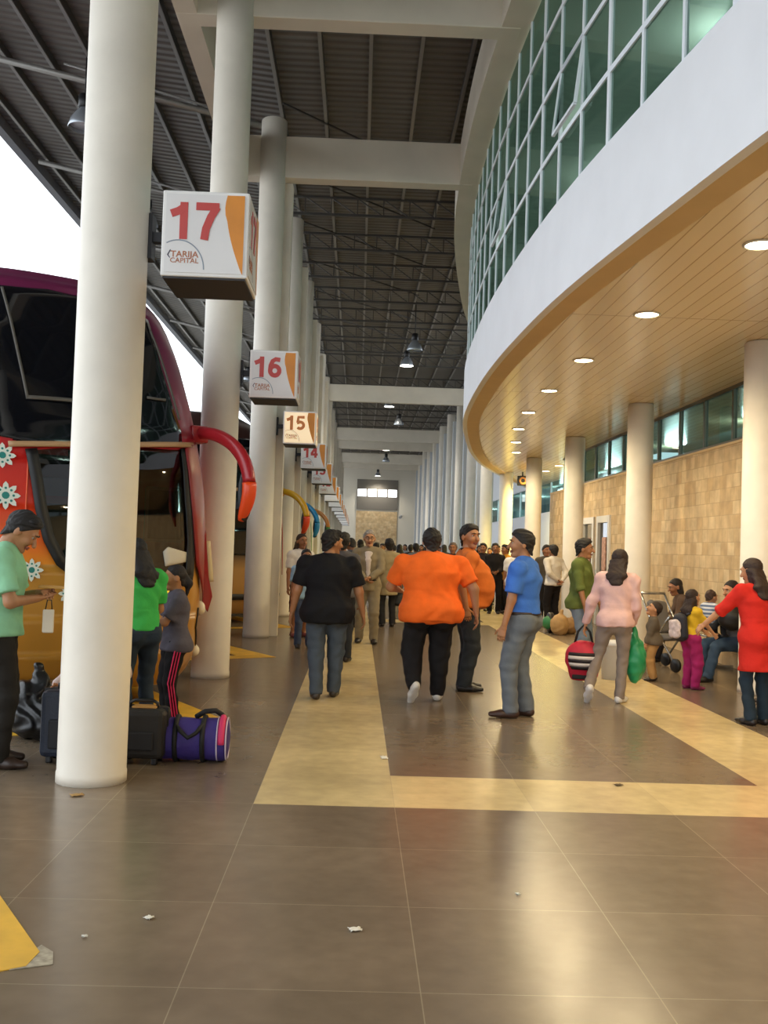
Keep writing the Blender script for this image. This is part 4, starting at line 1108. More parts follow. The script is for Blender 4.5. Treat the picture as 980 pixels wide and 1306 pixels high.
    if blen == 'skirt':
        k0 = (legs[0][1]+legs[1][1])/2; tr.append(prim(P-V3(0, 0, .05)*s, k0-V3(0, 0, .05)*s, (.165*g*s, .13*g*s), (.2*s, .17*s), cap=.012))
    else:
        for hj, kn, an, fd, fu in legs:
            en = an-(an-kn)*(.0 if blen == 'long' else .5)+ (nrm(an-kn)*.035*s if blen == 'long' else 0)
            rk = max(.064*bf*gl*s+.004, .053*s+.007); re_ = max(.046*s+.017*bf*s, .036*s+.008)
            tr += [prim(hj+V3(0, 0, .02)*s, kn, (.094*gl*s+.008*bf, .100*gl*s+.008*bf), rk), prim(kn, en, rk, (re_, re_*1.06), cap=.008, k=.025)]
    Skin().sdf(tr, hC, wob=.0065 if fine else .003, wf=30).build('skirt' if blen == 'skirt' else 'trousers', cloth(bc), root)
    if stripes:
        hj, kn, an, fd, fu = legs[stripes[0]]; sg = (-1, 1)[stripes[0]]
        for dq in (-.022, 0, .022):
            b = MB(); pts = []
            for t in np.linspace(-.05, 1, 12):
                for (p0, p1, r0, r1, on) in ((hj, kn, .094*gl*s+.008*bf, .064*bf*gl*s+.004, 1),):
                    pp = p0+(p1-p0)*t; pts.append(pp+V3(sg*((r0+(r1-r0)*t)*.985+.004), dq*1.0, 0))
            for t in np.linspace(.08, 1, 12):
                r0 = .063*bf*gl*s+.004; r1 = .046*s+.017*bf*s; pp = kn+(an-kn)*t; pts.append(pp+V3(sg*((r0+(r1-r0)*t)*1.0+.003), dq*.9, 0))
            b.tube(pts, .0055, 6); b.build('side_stripe', mat('stripe_pink', stripes[1], .6), root)
    # ---- shirt or jacket
    tc, sl, hem = top
    c = .016*s+.004
    inf = lambda p, e: dict(p, r1=(p['r1'][0]+e, p['r1'][1]+e), r2=(p['r2'][0]+e, p['r2'][1]+e)) if 'r1' in p else dict(p, r=p['r']+e)
    st = [inf(p, c) for p in T[1:5]]
    lo_ = P-sp*hem*s
    if hem > .2: lo_ = P-sp*.05*s-V3(0, 0, hem-.05)*s
    flare = 1.0+max(0, hem-.06)*.35
    st.append(prim(lo_, W_, (.152*g*s*flare+c+.004, .122*g*s*flare+c+.004), (.136*g*s+c*.8, .100*g*s+c*.8), cap=.010))
    if belly: st.append(ball(P+sp*.14*s+fw*(.02+belly)*s, V3(.145*g, .135, .20)*s+c, k=.12))
    if hem > .02:
        for e in (-1, 1): st.append(ball(P+V3(e*.072*g, -.045*g, -.04)*s, .096*g*s+.019, k=.05, cut=(tuple(lo_), (0, 0, -1))))
        st.append(ball(P+V3(0, -.012, -.03)*s, V3(.165*g, .125*g, .13)*s+.019, k=.05, cut=(tuple(lo_), (0, 0, -1))))
    for sj, el, wr in arms:
        st.append(ball(sj, .053*gl*s+c, k=.03))
        if sl == 'short': e = sj+(el-sj)*.78; st.append(prim(sj, e, .052*gl*s+c*.8, .054*gl*s+c*.9, cap=.008, k=.03))
        elif sl == 'long': st += [prim(sj, el, .050*gl*s+c*.8, .042*gl*s+c*.8), prim(el, wr-(wr-el)*.03, .042*gl*s+c*.8, .031*s+c*.6, cap=.008, k=.02)]
        elif sl == 'half': st += [prim(sj, el, .052*gl*s+c*.8, .044*gl*s+c*.8), prim(el, el+(wr-el)*.15, .044*gl*s+c*.8, .044*gl*s+c*.8, cap=.008, k=.02)]
    shirt = Skin().sdf(st, hC, wob=.008 if fine else .004, wf=24).build('jacket' if openf else 'shirt', cloth(tc), root)
    if openf:                                             # shirt front showing between the jacket's edges
        pts = [C_+sp*.11*s+fw*(.098*g*s+c-.014), C_+fw*(.118*g*s+c-.008), W_+fw*(.106*g*s+c-.002), P+sp*.05*s+fw*(.118*g*s+c+.004)]
        b = MB(); b.tube([tuple(p) for p in pts], [.05*s, .05*s, .042*s, .038*s], 10, flat=1.0)
        b.v = [tuple(V3(v)*np.array([1, 1, 1])) for v in b.v]
        Skin().sdf([prim(pts[i], pts[i+1], ((.062, .042, .03)[i]*s, .02*s), ((.042, .03, .026)[i]*s, .02*s), k=.02) for i in range(3)], hC).build('shirt_front', cloth(openf), root)
    if collar:
        b = MB(); cc = N_+sp*.012*s; r = .066*gl*s
        pts = [tuple(cc+lat*math.cos(a)*r*1.12+fw*(math.sin(a)*r*.95+.012*s)-sp*(.012+.02*math.sin(a))*s) for a in np.linspace(PI/2+.25, PI/2+2*PI-.25, 22)]
        b.tube(pts, .016*s, 8, flat=.6); b.build('collar', cloth(collar), root)
    if belt:
        b = MB(); cc = P+sp*.035*s; pts = [tuple(cc+lat*math.cos(a)*(.152*g*s+.012)+fw*math.sin(a)*(.117*g*s+.012)) for a in np.linspace(0, 2*PI, 33)]
        b.tube(pts, .018*s, 8, caps=False); b.build('belt', mat('belt_'+belt.strip('#'), belt, .5), root)
    # ---- shoes
    for hj, kn, an, fd, fu in legs:
        a0 = an-fu*.045*s-fd*.040*s; a1 = an-fu*.050*s+fd*.085*s; a2 = an-fu*.056*s+fd*.178*s; sd = np.cross(fd, fu)
        Skin().sdf([prim(a0, a1, (.039*s, .040*s), (.044*s, .036*s), lat=sd), prim(a1, a2, (.045*s, .034*s), (.037*s, .024*s), lat=sd), prim(an, a0+fd*.03*s, .04*s, k=.02)], hC*.8,
                   cuts=[(tuple(an-fu*.083*s), tuple(-fu))]).build('shoe', mat('shoe_'+shoes.strip('#'), shoes, .45), root)
    # ---- hair
    hst, hcol = hair
    m_h = mat('hair_'+hcol.strip('#'), hcol, .7, noise=.25, scale=40, bump=.4, bscale=90)
    if hst != 'bald':
        hp_ = [ball(L(0, -.016, .036), V3(.0815, .098, .0905)*q, fx_, fy_, k=.02)]
        cuts = [(tuple(L(0, .064, .066)), tuple(fy_*.165-fz_*.15))] if hst in ('short', 'grey') else []
        if hst in ('short', 'grey', 'kid'): hp_.append(prim(L(0, -.030, .02), L(0, -.042, -.082), (.080*q, .066*q), (.060*q, .047*q), lat=fx_, k=.03))
        if hst in ('short', 'grey', 'kid'):
            for e in (-1, 1): hp_.append(ball(L(e*.069, .012, -.006), V3(.012, .020, .040)*q, fx_, fy_, k=.01))
        if hst == 'short': hp_.append(ball(L(.012, .036, .090), V3(.060, .036, .030)*q, fx_, fy_, k=.03))
        hk = Skin()
        if hst in ('short', 'grey', 'kid'):
            if hst == 'kid': cuts = [(tuple(L(0, .070, .066)), tuple(fy_*.15-fz_*.17))]
            hk.sdf(hp_, hH*.8, wob=.0048, wf=95/hs, cuts=cuts)
        else:
            up = [dict(p) for p in hp_]
            hk.sdf(up, hH*.9, wob=.002, wf=120, cuts=[(tuple(L(0, .062, .074)), tuple(fy_*.17-fz_*.14))])
            if hst == 'long':
                b1 = L(0, -.055, -.02); b2 = S_-fw*(.090+.02*g)*s+sp*.0*s; b3 = C_-fw*(.118*g+.02)*s+sp*.03*s
                hk.sdf([prim(b1, b2, (.086*q, .050*q), (.096*q, .040*q), lat=fx_), prim(b2, b3, (.096*q, .036*q), (.060*q, .022*q), lat=lat),
                        prim(L(-.062, -.01, .01), L(-.066, -.02, -.12), (.03*q, .024*q), (.026*q, .02*q), lat=fy_), prim(L(.062, -.01, .01), L(.066, -.02, -.12), (.03*q, .024*q), (.026*q, .02*q), lat=fy_)], hH, wob=.003, wf=60)
            elif hst == 'pony':
                b1 = L(0, -.095, .03); b2 = L(0, -.135, -.05); b3 = L(0, -.115, -.16)
                hk.sdf([prim(b1, b2, .028*q, .032*q), prim(b2, b3, .032*q, .012*q), prim(L(0, -.05, -.01), L(0, -.07, -.045), (.066*q, .04*q), (.05*q, .03*q), lat=fx_)], hH, wob=.002, wf=80)
            elif hst == 'bob':
                hk.sdf([prim(L(0, -.035, .0), L(0, -.045, -.085), (.086*q, .066*q), (.080*q, .055*q), lat=fx_)], hH, wob=.003, wf=70, cuts=[(tuple(L(0, .02, 0)), tuple(fy_))])
        hk.build('hair', m_h, root)
    if glasses:
        b = MB()
        for e in (-1, 1):
            b.tube([tuple(L(e*.031+.021*math.cos(a), .104, .013+.016*math.sin(a))) for a in np.linspace(0, 2*PI, 17)], .0022*q, 6, caps=False)
            b.tube([tuple(L(e*.052, .102, .018)), tuple(L(e*.078, .0, .012))], .002*q, 6)
        b.tube([tuple(L(-.01, .105, .016)), tuple(L(.01, .105, .016))], .002*q, 6)
        b.build('glasses', M_black, root)
    PEOPLE.append((root, H, loc))
    jw = lambda v: root.matrix_basis @ Vector(v)
    root_m = Matrix.Translation(root.location) @ Matrix.Rotation(R(yaw), 4, 'Z')
    return dict(root=root, M=root_m, wr=[root_m @ Vector(a[2]) for a in arms], back=root_m @ Vector(C_-fw*.15*g*s), C=root_m @ Vector(C_), P=root_m @ Vector(P), s=s)
def W(px, py): g_ = ground(px, py+4); return (g_.x, g_.y)

# ------------------------------------------------------------------ the people in front
A = {}
A['black'] = person('heavy person in a black t-shirt and blue jeans walking away along the cream stripe', W(414, 886), 3, 1.64, g=1.46, sh=1.24, lean=2, head=(-58, -4),
    feet=[(-.09, -.10, 0, 4, 0), (.09, .08, 0, -8, 0)], hands=[(-.37, .06, .80), (.38, .08, .78)], top=('#17171a', 'short', .15), bot=('#49525c', 1.1, 'long'), shoes='#3a332c', collar='#17171a', fine=3)
A['orange'] = person('very large person in a bright orange t-shirt and wide black trousers walking away', W(546, 890), 4, 1.69, g=1.74, sh=1.40, lean=5, head=(0, -4),
    feet=[(-.17, -.20, .10, 12, -48), (.10, .06, 0, -10, 0)], hands=[(-.27, .36, 1.06), (.45, -.04, .86)], poles=[(-.8, -.9, -.3), (1, -.6, 0)], top=('#ef6a22', 'short', .13), bot=('#1d1b1c', 1.25, 'long'), shoes='#d8d4cc', collar='#ef6a22', fine=3)
A['polo'] = person('big bellied person in an orange polo and dark jeans looking back over the shoulder', W(591, 876), -84, 1.76, g=1.32, sh=1.2, belly=.12, head=(-62, -2),
    feet=[(-.11, .02, 0, 5, 0), (.12, -.02, 0, -10, 0)], hands=[(-.25, .12, .82), (.30, -.06, .86)], top=('#cf6f2e', 'short', .05), bot=('#2f3438', 1.15, 'long'), shoes='#191614', collar='#2a1c18', fine=3)
A['blue'] = person('person in a blue polo and faded grey jeans standing with arms down in mid floor', W(664, 911), 62, 1.68, g=1.14, sh=1.06, head=(26, -2),
    feet=[(-.10, .06, 0, 18, 0), (.11, -.02, 0, -8, 0)], hands=[(-.25, .10, .80), (.26, .06, .80)], top=('#3f6fc4', 'short', -.03), bot=('#6a7076', 1.12, 'long'), shoes='#3b2419', collar='#345fae', belt='#2e2019', fine=3)
A['green'] = person('person in an olive green shirt and jeans waiting by the columns and looking sideways', W(738, 853), -118, 1.68, g=1.08, sh=1.05, head=(10, -4),
    feet=[(-.10, 0, 0, 6, 0), (.10, .02, 0, -6, 0)], hands=[(-.22, .20, .86), (.26, .14, .84)], top=('#66733a', 'half', .10), bot=('#7c8b9c', 1.1, 'long'), shoes='#2a2320', collar='#5b6734', fine=3)
A['pink'] = person('person in a pale pink jacket and grey leggings hurrying with bags in both hands', W(783, 893), -22, 1.56, g=1.02, lean=12, head=(-10, -8),
    feet=[(-.24, -.20, .10, 20, -45), (.05, .06, 0, -14, 0)], hands=[(-.34, .10, .84), (.17, .20, .86)], top=('#d9b3ae', 'long', .06), bot=('#8a7d73', .62, 'long'), shoes='#d9d6d2', hair=('long', '#2a1b14'), skin='c', fine=3)
A['red'] = person('person in a red coat with long dark hair reaching towards the girl with the backpack', W(966, 921), 14, 1.50, g=1.1, lean=7, head=(25, -8),
    feet=[(-.08, 0, 0, 8, 0), (.10, .03, 0, -6, 0)], hands=[(-.42, .40, .95), (.26, .16, .86)], poles=[(-.6, -.6, -.6), None], top=('#c3281f', 'half', .36), bot=('#22303c', .9, 'long'), shoes='#201a1a', hair=('long', '#2b1a14'), skin='c', fine=3)
A['girl'] = person('child in a yellow t-shirt and magenta trousers wearing a backpack', W(880, 875), -72, 1.10, g=1.02, hs=1.28, head=(5, 4),
    feet=[(-.10, 0, 0, 6, 0), (.10, .03, 0, -6, 0)], hands=[(-.16, .42, .98), (.14, .40, .94)], top=('#d9b32f', 'short', .0), bot=('#9a2361', 1.5, 'long'), shoes='#7a2450', hair=('long', '#2a1a14'), skin='c', fine=2, name='person')
A['boy'] = person('toddler in a grey brown top and tan trousers looking up towards the column', W(832, 864), 78, .90, g=1.08, hs=1.5, head=(10, 22),
    feet=[(-.10, 0, 0, 6, 0), (.10, -.05, 0, -6, 0)], hands=[(-.2, .16, .84), (.22, .1, .82)], top=('#665c4f', 'long', .08), bot=('#b08a5a', 1.35, 'long'), shoes='#2a2320', hair=('kid', '#2b1d16'), skin='c', fine=2)
A['mint'] = person('person in a mint green t-shirt looking down at a wallet beside the bus', W(-12, 972), -78, 1.67, g=1.12, sh=1.08, lean=4, head=(-4, -36),
    feet=[(-.11, 0, 0, 6, 0), (.11, .05, 0, -10, 0)], hands=[(-.05, .25, 1.13), (.05, .26, 1.10)], poles=[(-.9, -.5, -.6), (.9, -.5, -.6)], top=('#8fc79f', 'short', .05), bot=('#26231f', 1.1, 'long'), shoes='#33241b', collar='#a6cfae', fine=3, curl=.7)
A['lady'] = person('person in a bright green top with long black hair behind the near column', W(174, 934), 38, 1.50, g=1.0, lean=6, head=(12, -20),
    feet=[(-.10, 0, 0, 6, 0), (.10, .02, 0, -6, 0)], hands=[(-.12, .30, 1.02), (.12, .32, 1.02)], top=('#3fae52', 'short', .02), bot=('#2a3644', .95, 'long'), shoes='#c9bda6', hair=('long', '#131012'), fine=3)
A['tween'] = person('child in a grey t-shirt with folded arms and black track pants with pink stripes', W(219, 921), 112, 1.27, g=1.0, hs=1.18, head=(2, -2),
    feet=[(-.10, 0, 0, 6, 0), (.10, .02, 0, -6, 0)], hands=[(-.04, .37, 1.14), (.02, .33, 1.06)], poles=[(-.55, -1, -.25), (.55, -1, -.25)], thumbs=[(0, .2, 1), (0, .2, 1)], palms=[(0, -1, 0), (0, -1, 0)], top=('#56525c', 'short', .10), bot=('#141214', 1.05, 'long'), stripes=(0, '#d6245c'), shoes='#1b1718', hair=('pony', '#191113'), fine=3)
A['crouch'] = person('crouching person behind the near column with one hand out on the luggage', (at(127, 900, 7.35).x, 7.35), 178, 1.5, pel=(0, 0, .44), lean=22, head=(0, -25),
    feet=[(-.13, .22, 0, 5, 0), (.13, .26, 0, -5, 0)], hands=[(-.10, .30, .62), (.27, .30, .50)], poles=[(-.2, -.3, -1), (.2, -.4, -1)], top=('#c9b3ac', 'long', .0), bot=('#2a2c33', 1.0, 'long'), hair=('pony', '#191313'), fine=1)
A['suit'] = person('grey haired person with glasses in an open beige jacket coming towards the camera', W(467, 816), 178, 1.75, g=1.02, head=(4, -4), fine=2,
    feet=[(-.11, .05, 0, 8, 0), (.11, -.05, 0, -8, 0)], hands=[(-.03, .28, .99), (.03, .27, .97)], poles=[(-1, -.5, -.2), (1, -.5, -.2)], top=('#8f8268', 'long', .12), openf='#dccfc6', bot=('#8b806a', 1.15, 'long'), shoes='#1c1715', hair=('grey', '#9a9288'), glasses=True, skin='c', belt='#1c1715')
A['mother'] = person('dark haired person in jeans sitting on the bench with a toddler on the lap', (4.58, 12.2), 104, 1.58, pel=(0, -.06, .53), lean=6, head=(8, -6),
    feet=[(-.10, .42, 0, 4, 0), (.10, .40, 0, -4, 0)], hands=[(-.10, .30, .80), (.12, .30, .84)], top=('#75757c', 'long', .02), bot=('#3c5068', 1.05, 'long'), shoes='#2a2523', hair=('long', '#1f1512'), skin='c', fine=2)
A['baby'] = person('toddler in a blue striped top held on a lap above a black bag', (4.24, 12.06), -60, .80, pel=(0, 0, .52), hs=1.55, head=(-10, -4), z=.44,
    feet=[(-.14, .40, .2, 4, 0), (.14, .38, .2, -4, 0)], hands=[(-.16, .34, .9), (.18, .34, .9)], top=('#5f7396|#cfd3da', 'long', .0), bot=('#2e3138', 1.2, 'long'), shoes='#3a3a40', hair=('kid', '#3a261c'), skin='c', fine=2)
A['legs'] = person('seated person with tan trousers half hidden behind the red coat', (4.75, 10.35), 96, 1.6, pel=(0, -.08, .53), head=(0, -4),
    feet=[(-.10, .50, 0, 4, 0), (.10, .46, 0, -4, 0)], hands=[(-.12, .32, .66), (.14, .32, .66)], top=('#4d4a45', 'long', .02), bot=('#7d6a4d', 1.1, 'long'), shoes='#3a2c1f', fine=1)
A['sitter'] = person('dark haired person in brown sitting on the bench behind the toddler', (4.62, 14.2), 84, 1.55, pel=(0, -.06, .53), lean=14, head=(10, -8),
    feet=[(-.10, .40, 0, 4, 0), (.10, .42, 0, -4, 0)], hands=[(-.10, .36, .70), (.12, .36, .72)], top=('#5a4638', 'long', .02), bot=('#2c2a2c', 1.05, 'long'), hair=('bob', '#1d1411'), skin='b', fine=1)

# ------------------------------------------------------------------ people further down the hall
def far(label, px, Y, yaw, H, top, bot, hair=('short', '#1a1411'), hands=None, head=(0, 0), g=1.0, fine=0, skin='b', **kw):
    p = at(px, 700, Y); return person(label, (p.x, Y), yaw, H, g=g, top=top, bot=bot, hair=hair, hands=hands, head=head, fine=fine, skin=skin, **kw)
far('person in a grey t-shirt just past the black t-shirt walker, hair dark', 437, 13.0, -8, 1.66, ('#5b5a5e', 'short', .06), ('#2d3037', 1, 'long'), fine=1)
far('person with dark hair bending their head behind the grey t-shirt', 450, 18.5, 30, 1.66, ('#4a4c54', 'long', .06), ('#26282e', 1, 'long'), head=(0, -30))
A['white_l'] = far('person with brown hair in a white top and maroon skirt beside the columns', 384, 16.3, -150, 1.66, ('#ded9d6', 'short', .04), ('#4a1f22', 1, 'skirt'), ('long', '#2d1c15'), fine=1, shoes='#7a3a3a')
far('child in a light blue and white top next to the maroon skirt', 391, 14.6, -165, 1.42, ('#9fc3dd', 'short', .06), ('#4b5a78', 1, 'long'), ('bob', '#1b1414'), fine=1, hs=1.12)
A['beige'] = far('person in a long beige coat carrying a black bag down the hall', 497, 19.0, 12, 1.66, ('#a08f6c', 'long', .30), ('#2a2a2c', 1, 'long'), fine=1, hands=[(-.26, .05, .80), (.27, .05, .80)])
far('person in dark jacket with red collar standing first in the group past the blue polo', 617, 25.0, 160, 1.68, ('#2a2122', 'long', .08), ('#171517', 1, 'long'), collar='#a02c24', hands=[(-.08, .28, 1.0), (.08, .28, 1.0)])
far('person in black with an orange scarf standing second in the group past the blue polo', 632, 24.0, 175, 1.68, ('#1c1819', 'long', .10), ('#141214', 1, 'long'), collar='#c8641f', hands=[(-.06, .28, 1.02), (.06, .28, 1.0)])
far('person in a mustard jacket at the end of the group past the blue polo', 646, 24.5, 120, 1.66, ('#c88a2a', 'long', .08), ('#1a1718', 1, 'long'), hands=[(-.06, .30, 1.05), (.06, .30, 1.0)])
A['white_r'] = far('person in a white t-shirt leaning behind the blue polo', 657, 21.5, -20, 1.62, ('#e4e0dc', 'short', .12), ('#232b3a', 1, 'long'), fine=1, lean=8)
far('person in a white shirt with hands clasped behind the back', 707, 20.2, 28, 1.66, ('#d6d0c6', 'long', .04), ('#1a1617', 1.15, 'long'), fine=1, hands=[(-.04, -.20, .98), (.05, -.21, .95)], poles=[(-1, -.2, 0), (1, -.2, 0)])
far('dark haired person facing the one with clasped hands, mostly hidden', 697, 21.4, 190, 1.66, ('#4a443c', 'long', .06), ('#1a1617', 1, 'long'))
CROWD = [(480, 27, 10, '#3a3c46', 'dark grey jacket'), (489, 33, 170, '#2b2e3c', 'navy jacket'), (503, 36, 0, '#c9c6c2', 'white top'), (510, 29, 20, '#33343a', 'charcoal top'), (517, 41, 180, '#8d9097', 'pale grey top'), (524, 31, -15, '#23252c', 'black jacket'),
         (531, 26, 10, '#6e7179', 'grey shirt'), (538, 38, 175, '#3d2f2c', 'brown jacket'), (546, 22.5, 8, '#8e2f2c', 'dark red top'), (553, 30, 0, '#2a2c31', 'black hooded top'), (560, 44, 180, '#5a6472', 'slate top'), (567, 34, 20, '#35323a', 'plum jacket'),
         (578, 21.0, 170, '#1f2023', 'black top and thin hair'), (588, 39, -10, '#9aa0a6', 'light grey top'), (597, 31, 165, '#2c3340', 'dark blue top'), (604, 33.4, 10, '#41352b', 'dark brown jacket'), (612, 29, 185, '#4a5136', 'moss green top'), (460, 30, 15, '#2e2c33', 'dark violet top'),
         (470, 42, 0, '#77736c', 'taupe jacket'), (625, 33, 175, '#6b2f2a', 'rust red jacket'), (634, 28, 190, '#7a5a2c', 'ochre jacket')]
for i, (px, Y, yw, c, d) in enumerate(CROWD):
    far(f'person in a {d} standing in the crowd down the hall', px, float(Y), yw, rng.uniform(1.56, 1.74), (c, rng.choice(['long', 'short', 'long']), .08), (rng.choice(['#22242a', '#2e3440', '#3a3530', '#1a1a1c']), 1, 'long'),
        ('grey', '#5a4a40') if 'thin hair' in d else (rng.choice(['short', 'short', 'bob', 'long']), '#191311'), group='crowd down the hall', head=(rng.uniform(-30, 30), rng.uniform(-10, 4)))
# ================================================================== luggage and other things on the floor
def soft(name, prims, h, m, label, cat, loc=(0, 0, 0), rz=0, parent=None, **kw):
    o = Skin().sdf(prims, h, **kw).build(name, m, parent)
    if parent is None: o.location = loc; o.rotation_euler = (0, 0, rz); tag(o, label, cat)
    return o
# black bin bag at the mint green person's feet
g0 = ground(42, 948)
o = soft('bin_bag', [ball((0, .22, .15), (.27, .24, .17)), ball((-.1, .2, .26), (.17, .16, .16)), prim((.0, .2, .35), (-.05, .2, .52), .07, .03)], .012, mat('bin_bag_black', '#0c0c0d', .35, bump=.5, bscale=14), 'shiny black bin bag on the floor beside the bus', 'bag', (g0.x, g0.y, 0), wob=.012, wf=34, cuts=[((0, 0, .002), (0, 0, -1))])
# suitcases behind the near column
def suitcase(loc, rz, w, d, h, col, label, tagc=None):
    t = tag(empty('suitcase', loc, rz), label, 'suitcase', None)
    MB().box(-w/2, w/2, -d/2, d/2, .04, h).build('case', mat('case_'+col.strip('#'), col, .6, noise=.1, scale=12, bump=.3, bscale=60), t, bevel=.035)
    z = MB(); z.box(-w/2-.006, w/2+.006, -.012, .012, .045, h+.005); z.build('zip_band', M_black, t, bevel=.004)
    MB().box(-w/2+.06, w/2-.06, -d/2-.022, -d/2+.001, .10, h*.62).build('pocket', mat('case_pocket', '#17171b', .7), t, bevel=.012)
    MB().tube([(-.09, 0, h-.01), (-.09, 0, h+.03), (-.06, 0, h+.045), (.06, 0, h+.045), (.09, 0, h+.03), (.09, 0, h-.01)], .012, 8).build('handle', M_black, t)
    for sx in (-1, 1):
        for sy in (-1, 1): MB().box(sx*(w/2-.06)-.02, sx*(w/2-.06)+.02, sy*(d/2-.05)-.025, sy*(d/2-.05)+.025, 0, .05).build('foot', M_black, t, bevel=.01)
    if tagc: MB().box(-.07, .09, -.05, .05, h, h+.012).build('luggage_label', mat('label_tan', tagc, .6), t, bevel=.003)
    return t
suitcase((-1.85, 6.78, 0), .05, .36, .26, .47, '#1d2433', 'navy suitcase standing to the bus side behind the near column')
suitcase((-1.385, 6.80, 0), -.03, .32, .26, .36, '#1a1715', 'black suitcase standing to the duffel side behind the near column', '#b98a4a')
# purple duffel
g0 = ground(241, 975)
t = tag(empty('duffel_bag', (g0.x+.015, g0.y+.14, 0), .03), 'purple duffel bag with black straps and a pink end stripe', 'bag')
M_pur = mat('duffel_purple', '#392a78', .7, bump=.3, bscale=40)
Skin().sdf([prim((-.20, 0, .145), (.20, 0, .145), (.145, .140), lat=(0, 1, 0), cap=.03)], .010, wob=.005, wf=20, cuts=[((0, 0, .003), (0, 0, -1))]).build('bag_body', M_pur, t)
def loopx(x, r0, r1, m, nm, w=.012):
    b = MB(); b.tube([(x, .147*math.cos(a)*r1, .145+.143*math.sin(a)*r1) for a in np.linspace(-.4*PI, 1.4*PI, 26)], w, 8, caps=True, flat=1.0); return b.build(nm, m, t)
loopx(.155, 1, 1.01, mat('trim_pale', '#cfc3d6', .6), 'piping', .005); loopx(.215, 1, 1.0, mat('trim_pale', '#cfc3d6', .6), 'piping', .005)
b = MB(); b.tube([(.185, .150*math.cos(a), .145+.147*math.sin(a)) for a in np.linspace(PI*1.02, PI*1.3 if False else PI*.52, 14)], .022, 8, flat=1.0); b.build('pink_stripe', mat('pink_stripe', '#d12f64', .6), t)
for x in (-.12, .06): loopx(x, 1, 1.012, mat('strap_black', '#121214', .7), 'strap', .017)
MB().tube([(-.12, -.10, .25), (-.08, -.16, .22), (-.03, -.175, .18), (.02, -.165, .21), (.06, -.10, .26)], .014, 8).build('carry_handle', mat('strap_black', '#121214', .7), t)
MB().tube([(.0, .0, .29), (.06, -.02, .33), (.13, .0, .335), (.17, .04, .30), (.16, .08, .27)], .018, 8).build('shoulder_strap', mat('strap_black', '#121214', .7), t)
# striped bag in the pink person's hand
M_redb = mat('bag_red', '#c0213a', .6, noise=.15, scale=12)
wl, wr = A['pink']['wr']
c = (wl.x-.02, wl.y-.02, wl.z-.34)
t = tag(empty('striped_bag', c, R(-10)), 'round red bag with black and white stripes held by the person in pink', 'bag')
Skin().sdf([ball((0, 0, 0), (.185, .12, .175)), prim((-.1, 0, -.13), (.1, 0, -.13), (.05, .10))], .010, wob=.004, wf=24).build('bag_body', M_redb, t)
for i, z in enumerate((-.10, -.065, -.03, .005, .04)):
    x = math.sqrt(max(0, 1-(z/.175)**2)); r = .18*x; n = 14; b = MB(); vs = []
    for j in range(n+1):
        a = -PI/2-.95+1.75*j/n
        for dz in (-.017, .017): 
            q = math.sqrt(max(.05, 1-((z+dz)/.178)**2)); vs.append((.192*q*math.cos(a), .128*q*math.sin(a), z+dz))
    b.add(vs, [(2*j, 2*j+2, 2*j+3, 2*j+1) for j in range(n)], 0, True); o = b.build('stripe', mat('stripe_black', '#1b1216', .6) if i % 2 == 0 else mat('stripe_white', '#d6cdc8', .6), t)
    o.modifiers.new('thick', 'SOLIDIFY').thickness = .006
MB().tube([(-.09, 0, .14), (-.06, .01, .26), (.0, .02, .33), (.06, .01, .26), (.09, 0, .14)], .012, 8).build('handle', mat('strap_black', '#121214', .7), t)
MB().box(-.11, .07, -.06, .06, -.215, -.17).build('base', mat('strap_black', '#121214', .7), t, bevel=.01)
c = (wr.x+.02, wr.y-.02, wr.z-.30)
soft('plastic_bag', [ball((0, 0, -.06), (.105, .11, .22)), prim((0, 0, .08), (-.01, .02, .27), (.06, .05), .022)], .011, mat('bag_green', '#1f8a55', .4, noise=.1, scale=8), 'green plastic carrier bag held by the person in pink', 'bag', c, wob=.008, wf=30)
# backpack on the girl
bk = A['girl']; Mb = bk['M']; p = bk['back']
t = tag(empty('backpack', (p.x-.02, p.y-.01, p.z-.12), R(-72)), 'small navy and white backpack on the back of the child in yellow', 'backpack')
Skin().sdf([prim((0, -.03, -.08), (0, -.03, .10), (.12, .075), (.10, .065))], .010).build('pack', mat('pack_navy', '#20222f', .7), t)
Skin().sdf([prim((0, -.10, -.08), (0, -.10, .06), (.10, .035), (.095, .035))], .009, wob=.004, wf=40).build('front_pocket', mat('pack_white', '#c9bcc0', .7, noise=.3, scale=25), t)
for sx in (-1, 1): MB().tube([(sx*.07, .0, .15), (sx*.075, .10, .19), (sx*.075, .22, .14), (sx*.08, .20, .0), (sx*.08, .06, -.1)], .014, 8).build('strap', mat('pack_navy', '#20222f', .7), t)
# wallet pouch and card in the mint green person's hands
q = A['mint']['wr']
t = tag(empty('wallet_pouch', (q[1].x+.07, q[1].y-.02, q[1].z-.13), .2), 'pale hanging wallet pouch in the hand of the person in mint green', 'pouch')
MB().box(-.035, .035, -.012, .012, -.09, .06).build('pouch', mat('pouch_cream', '#cfc4ae', .7), t, bevel=.008); MB().tube([(-.02, 0, .06), (-.01, 0, .12), (.015, 0, .12), (.02, 0, .06)], .004, 6).build('cord', M_black, t)
o = MB().box(-.09, .10, -.055, .055, -.008, .008).build('folded_paper', mat('paper_tan', '#c0914a', .7), bevel=.004); o.location = (q[0].x+.10, q[0].y-.02, q[0].z+.04); o.rotation_euler = (0, .03, .1); tag(o, 'tan folded paper in the hands of the person in mint green', 'paper')
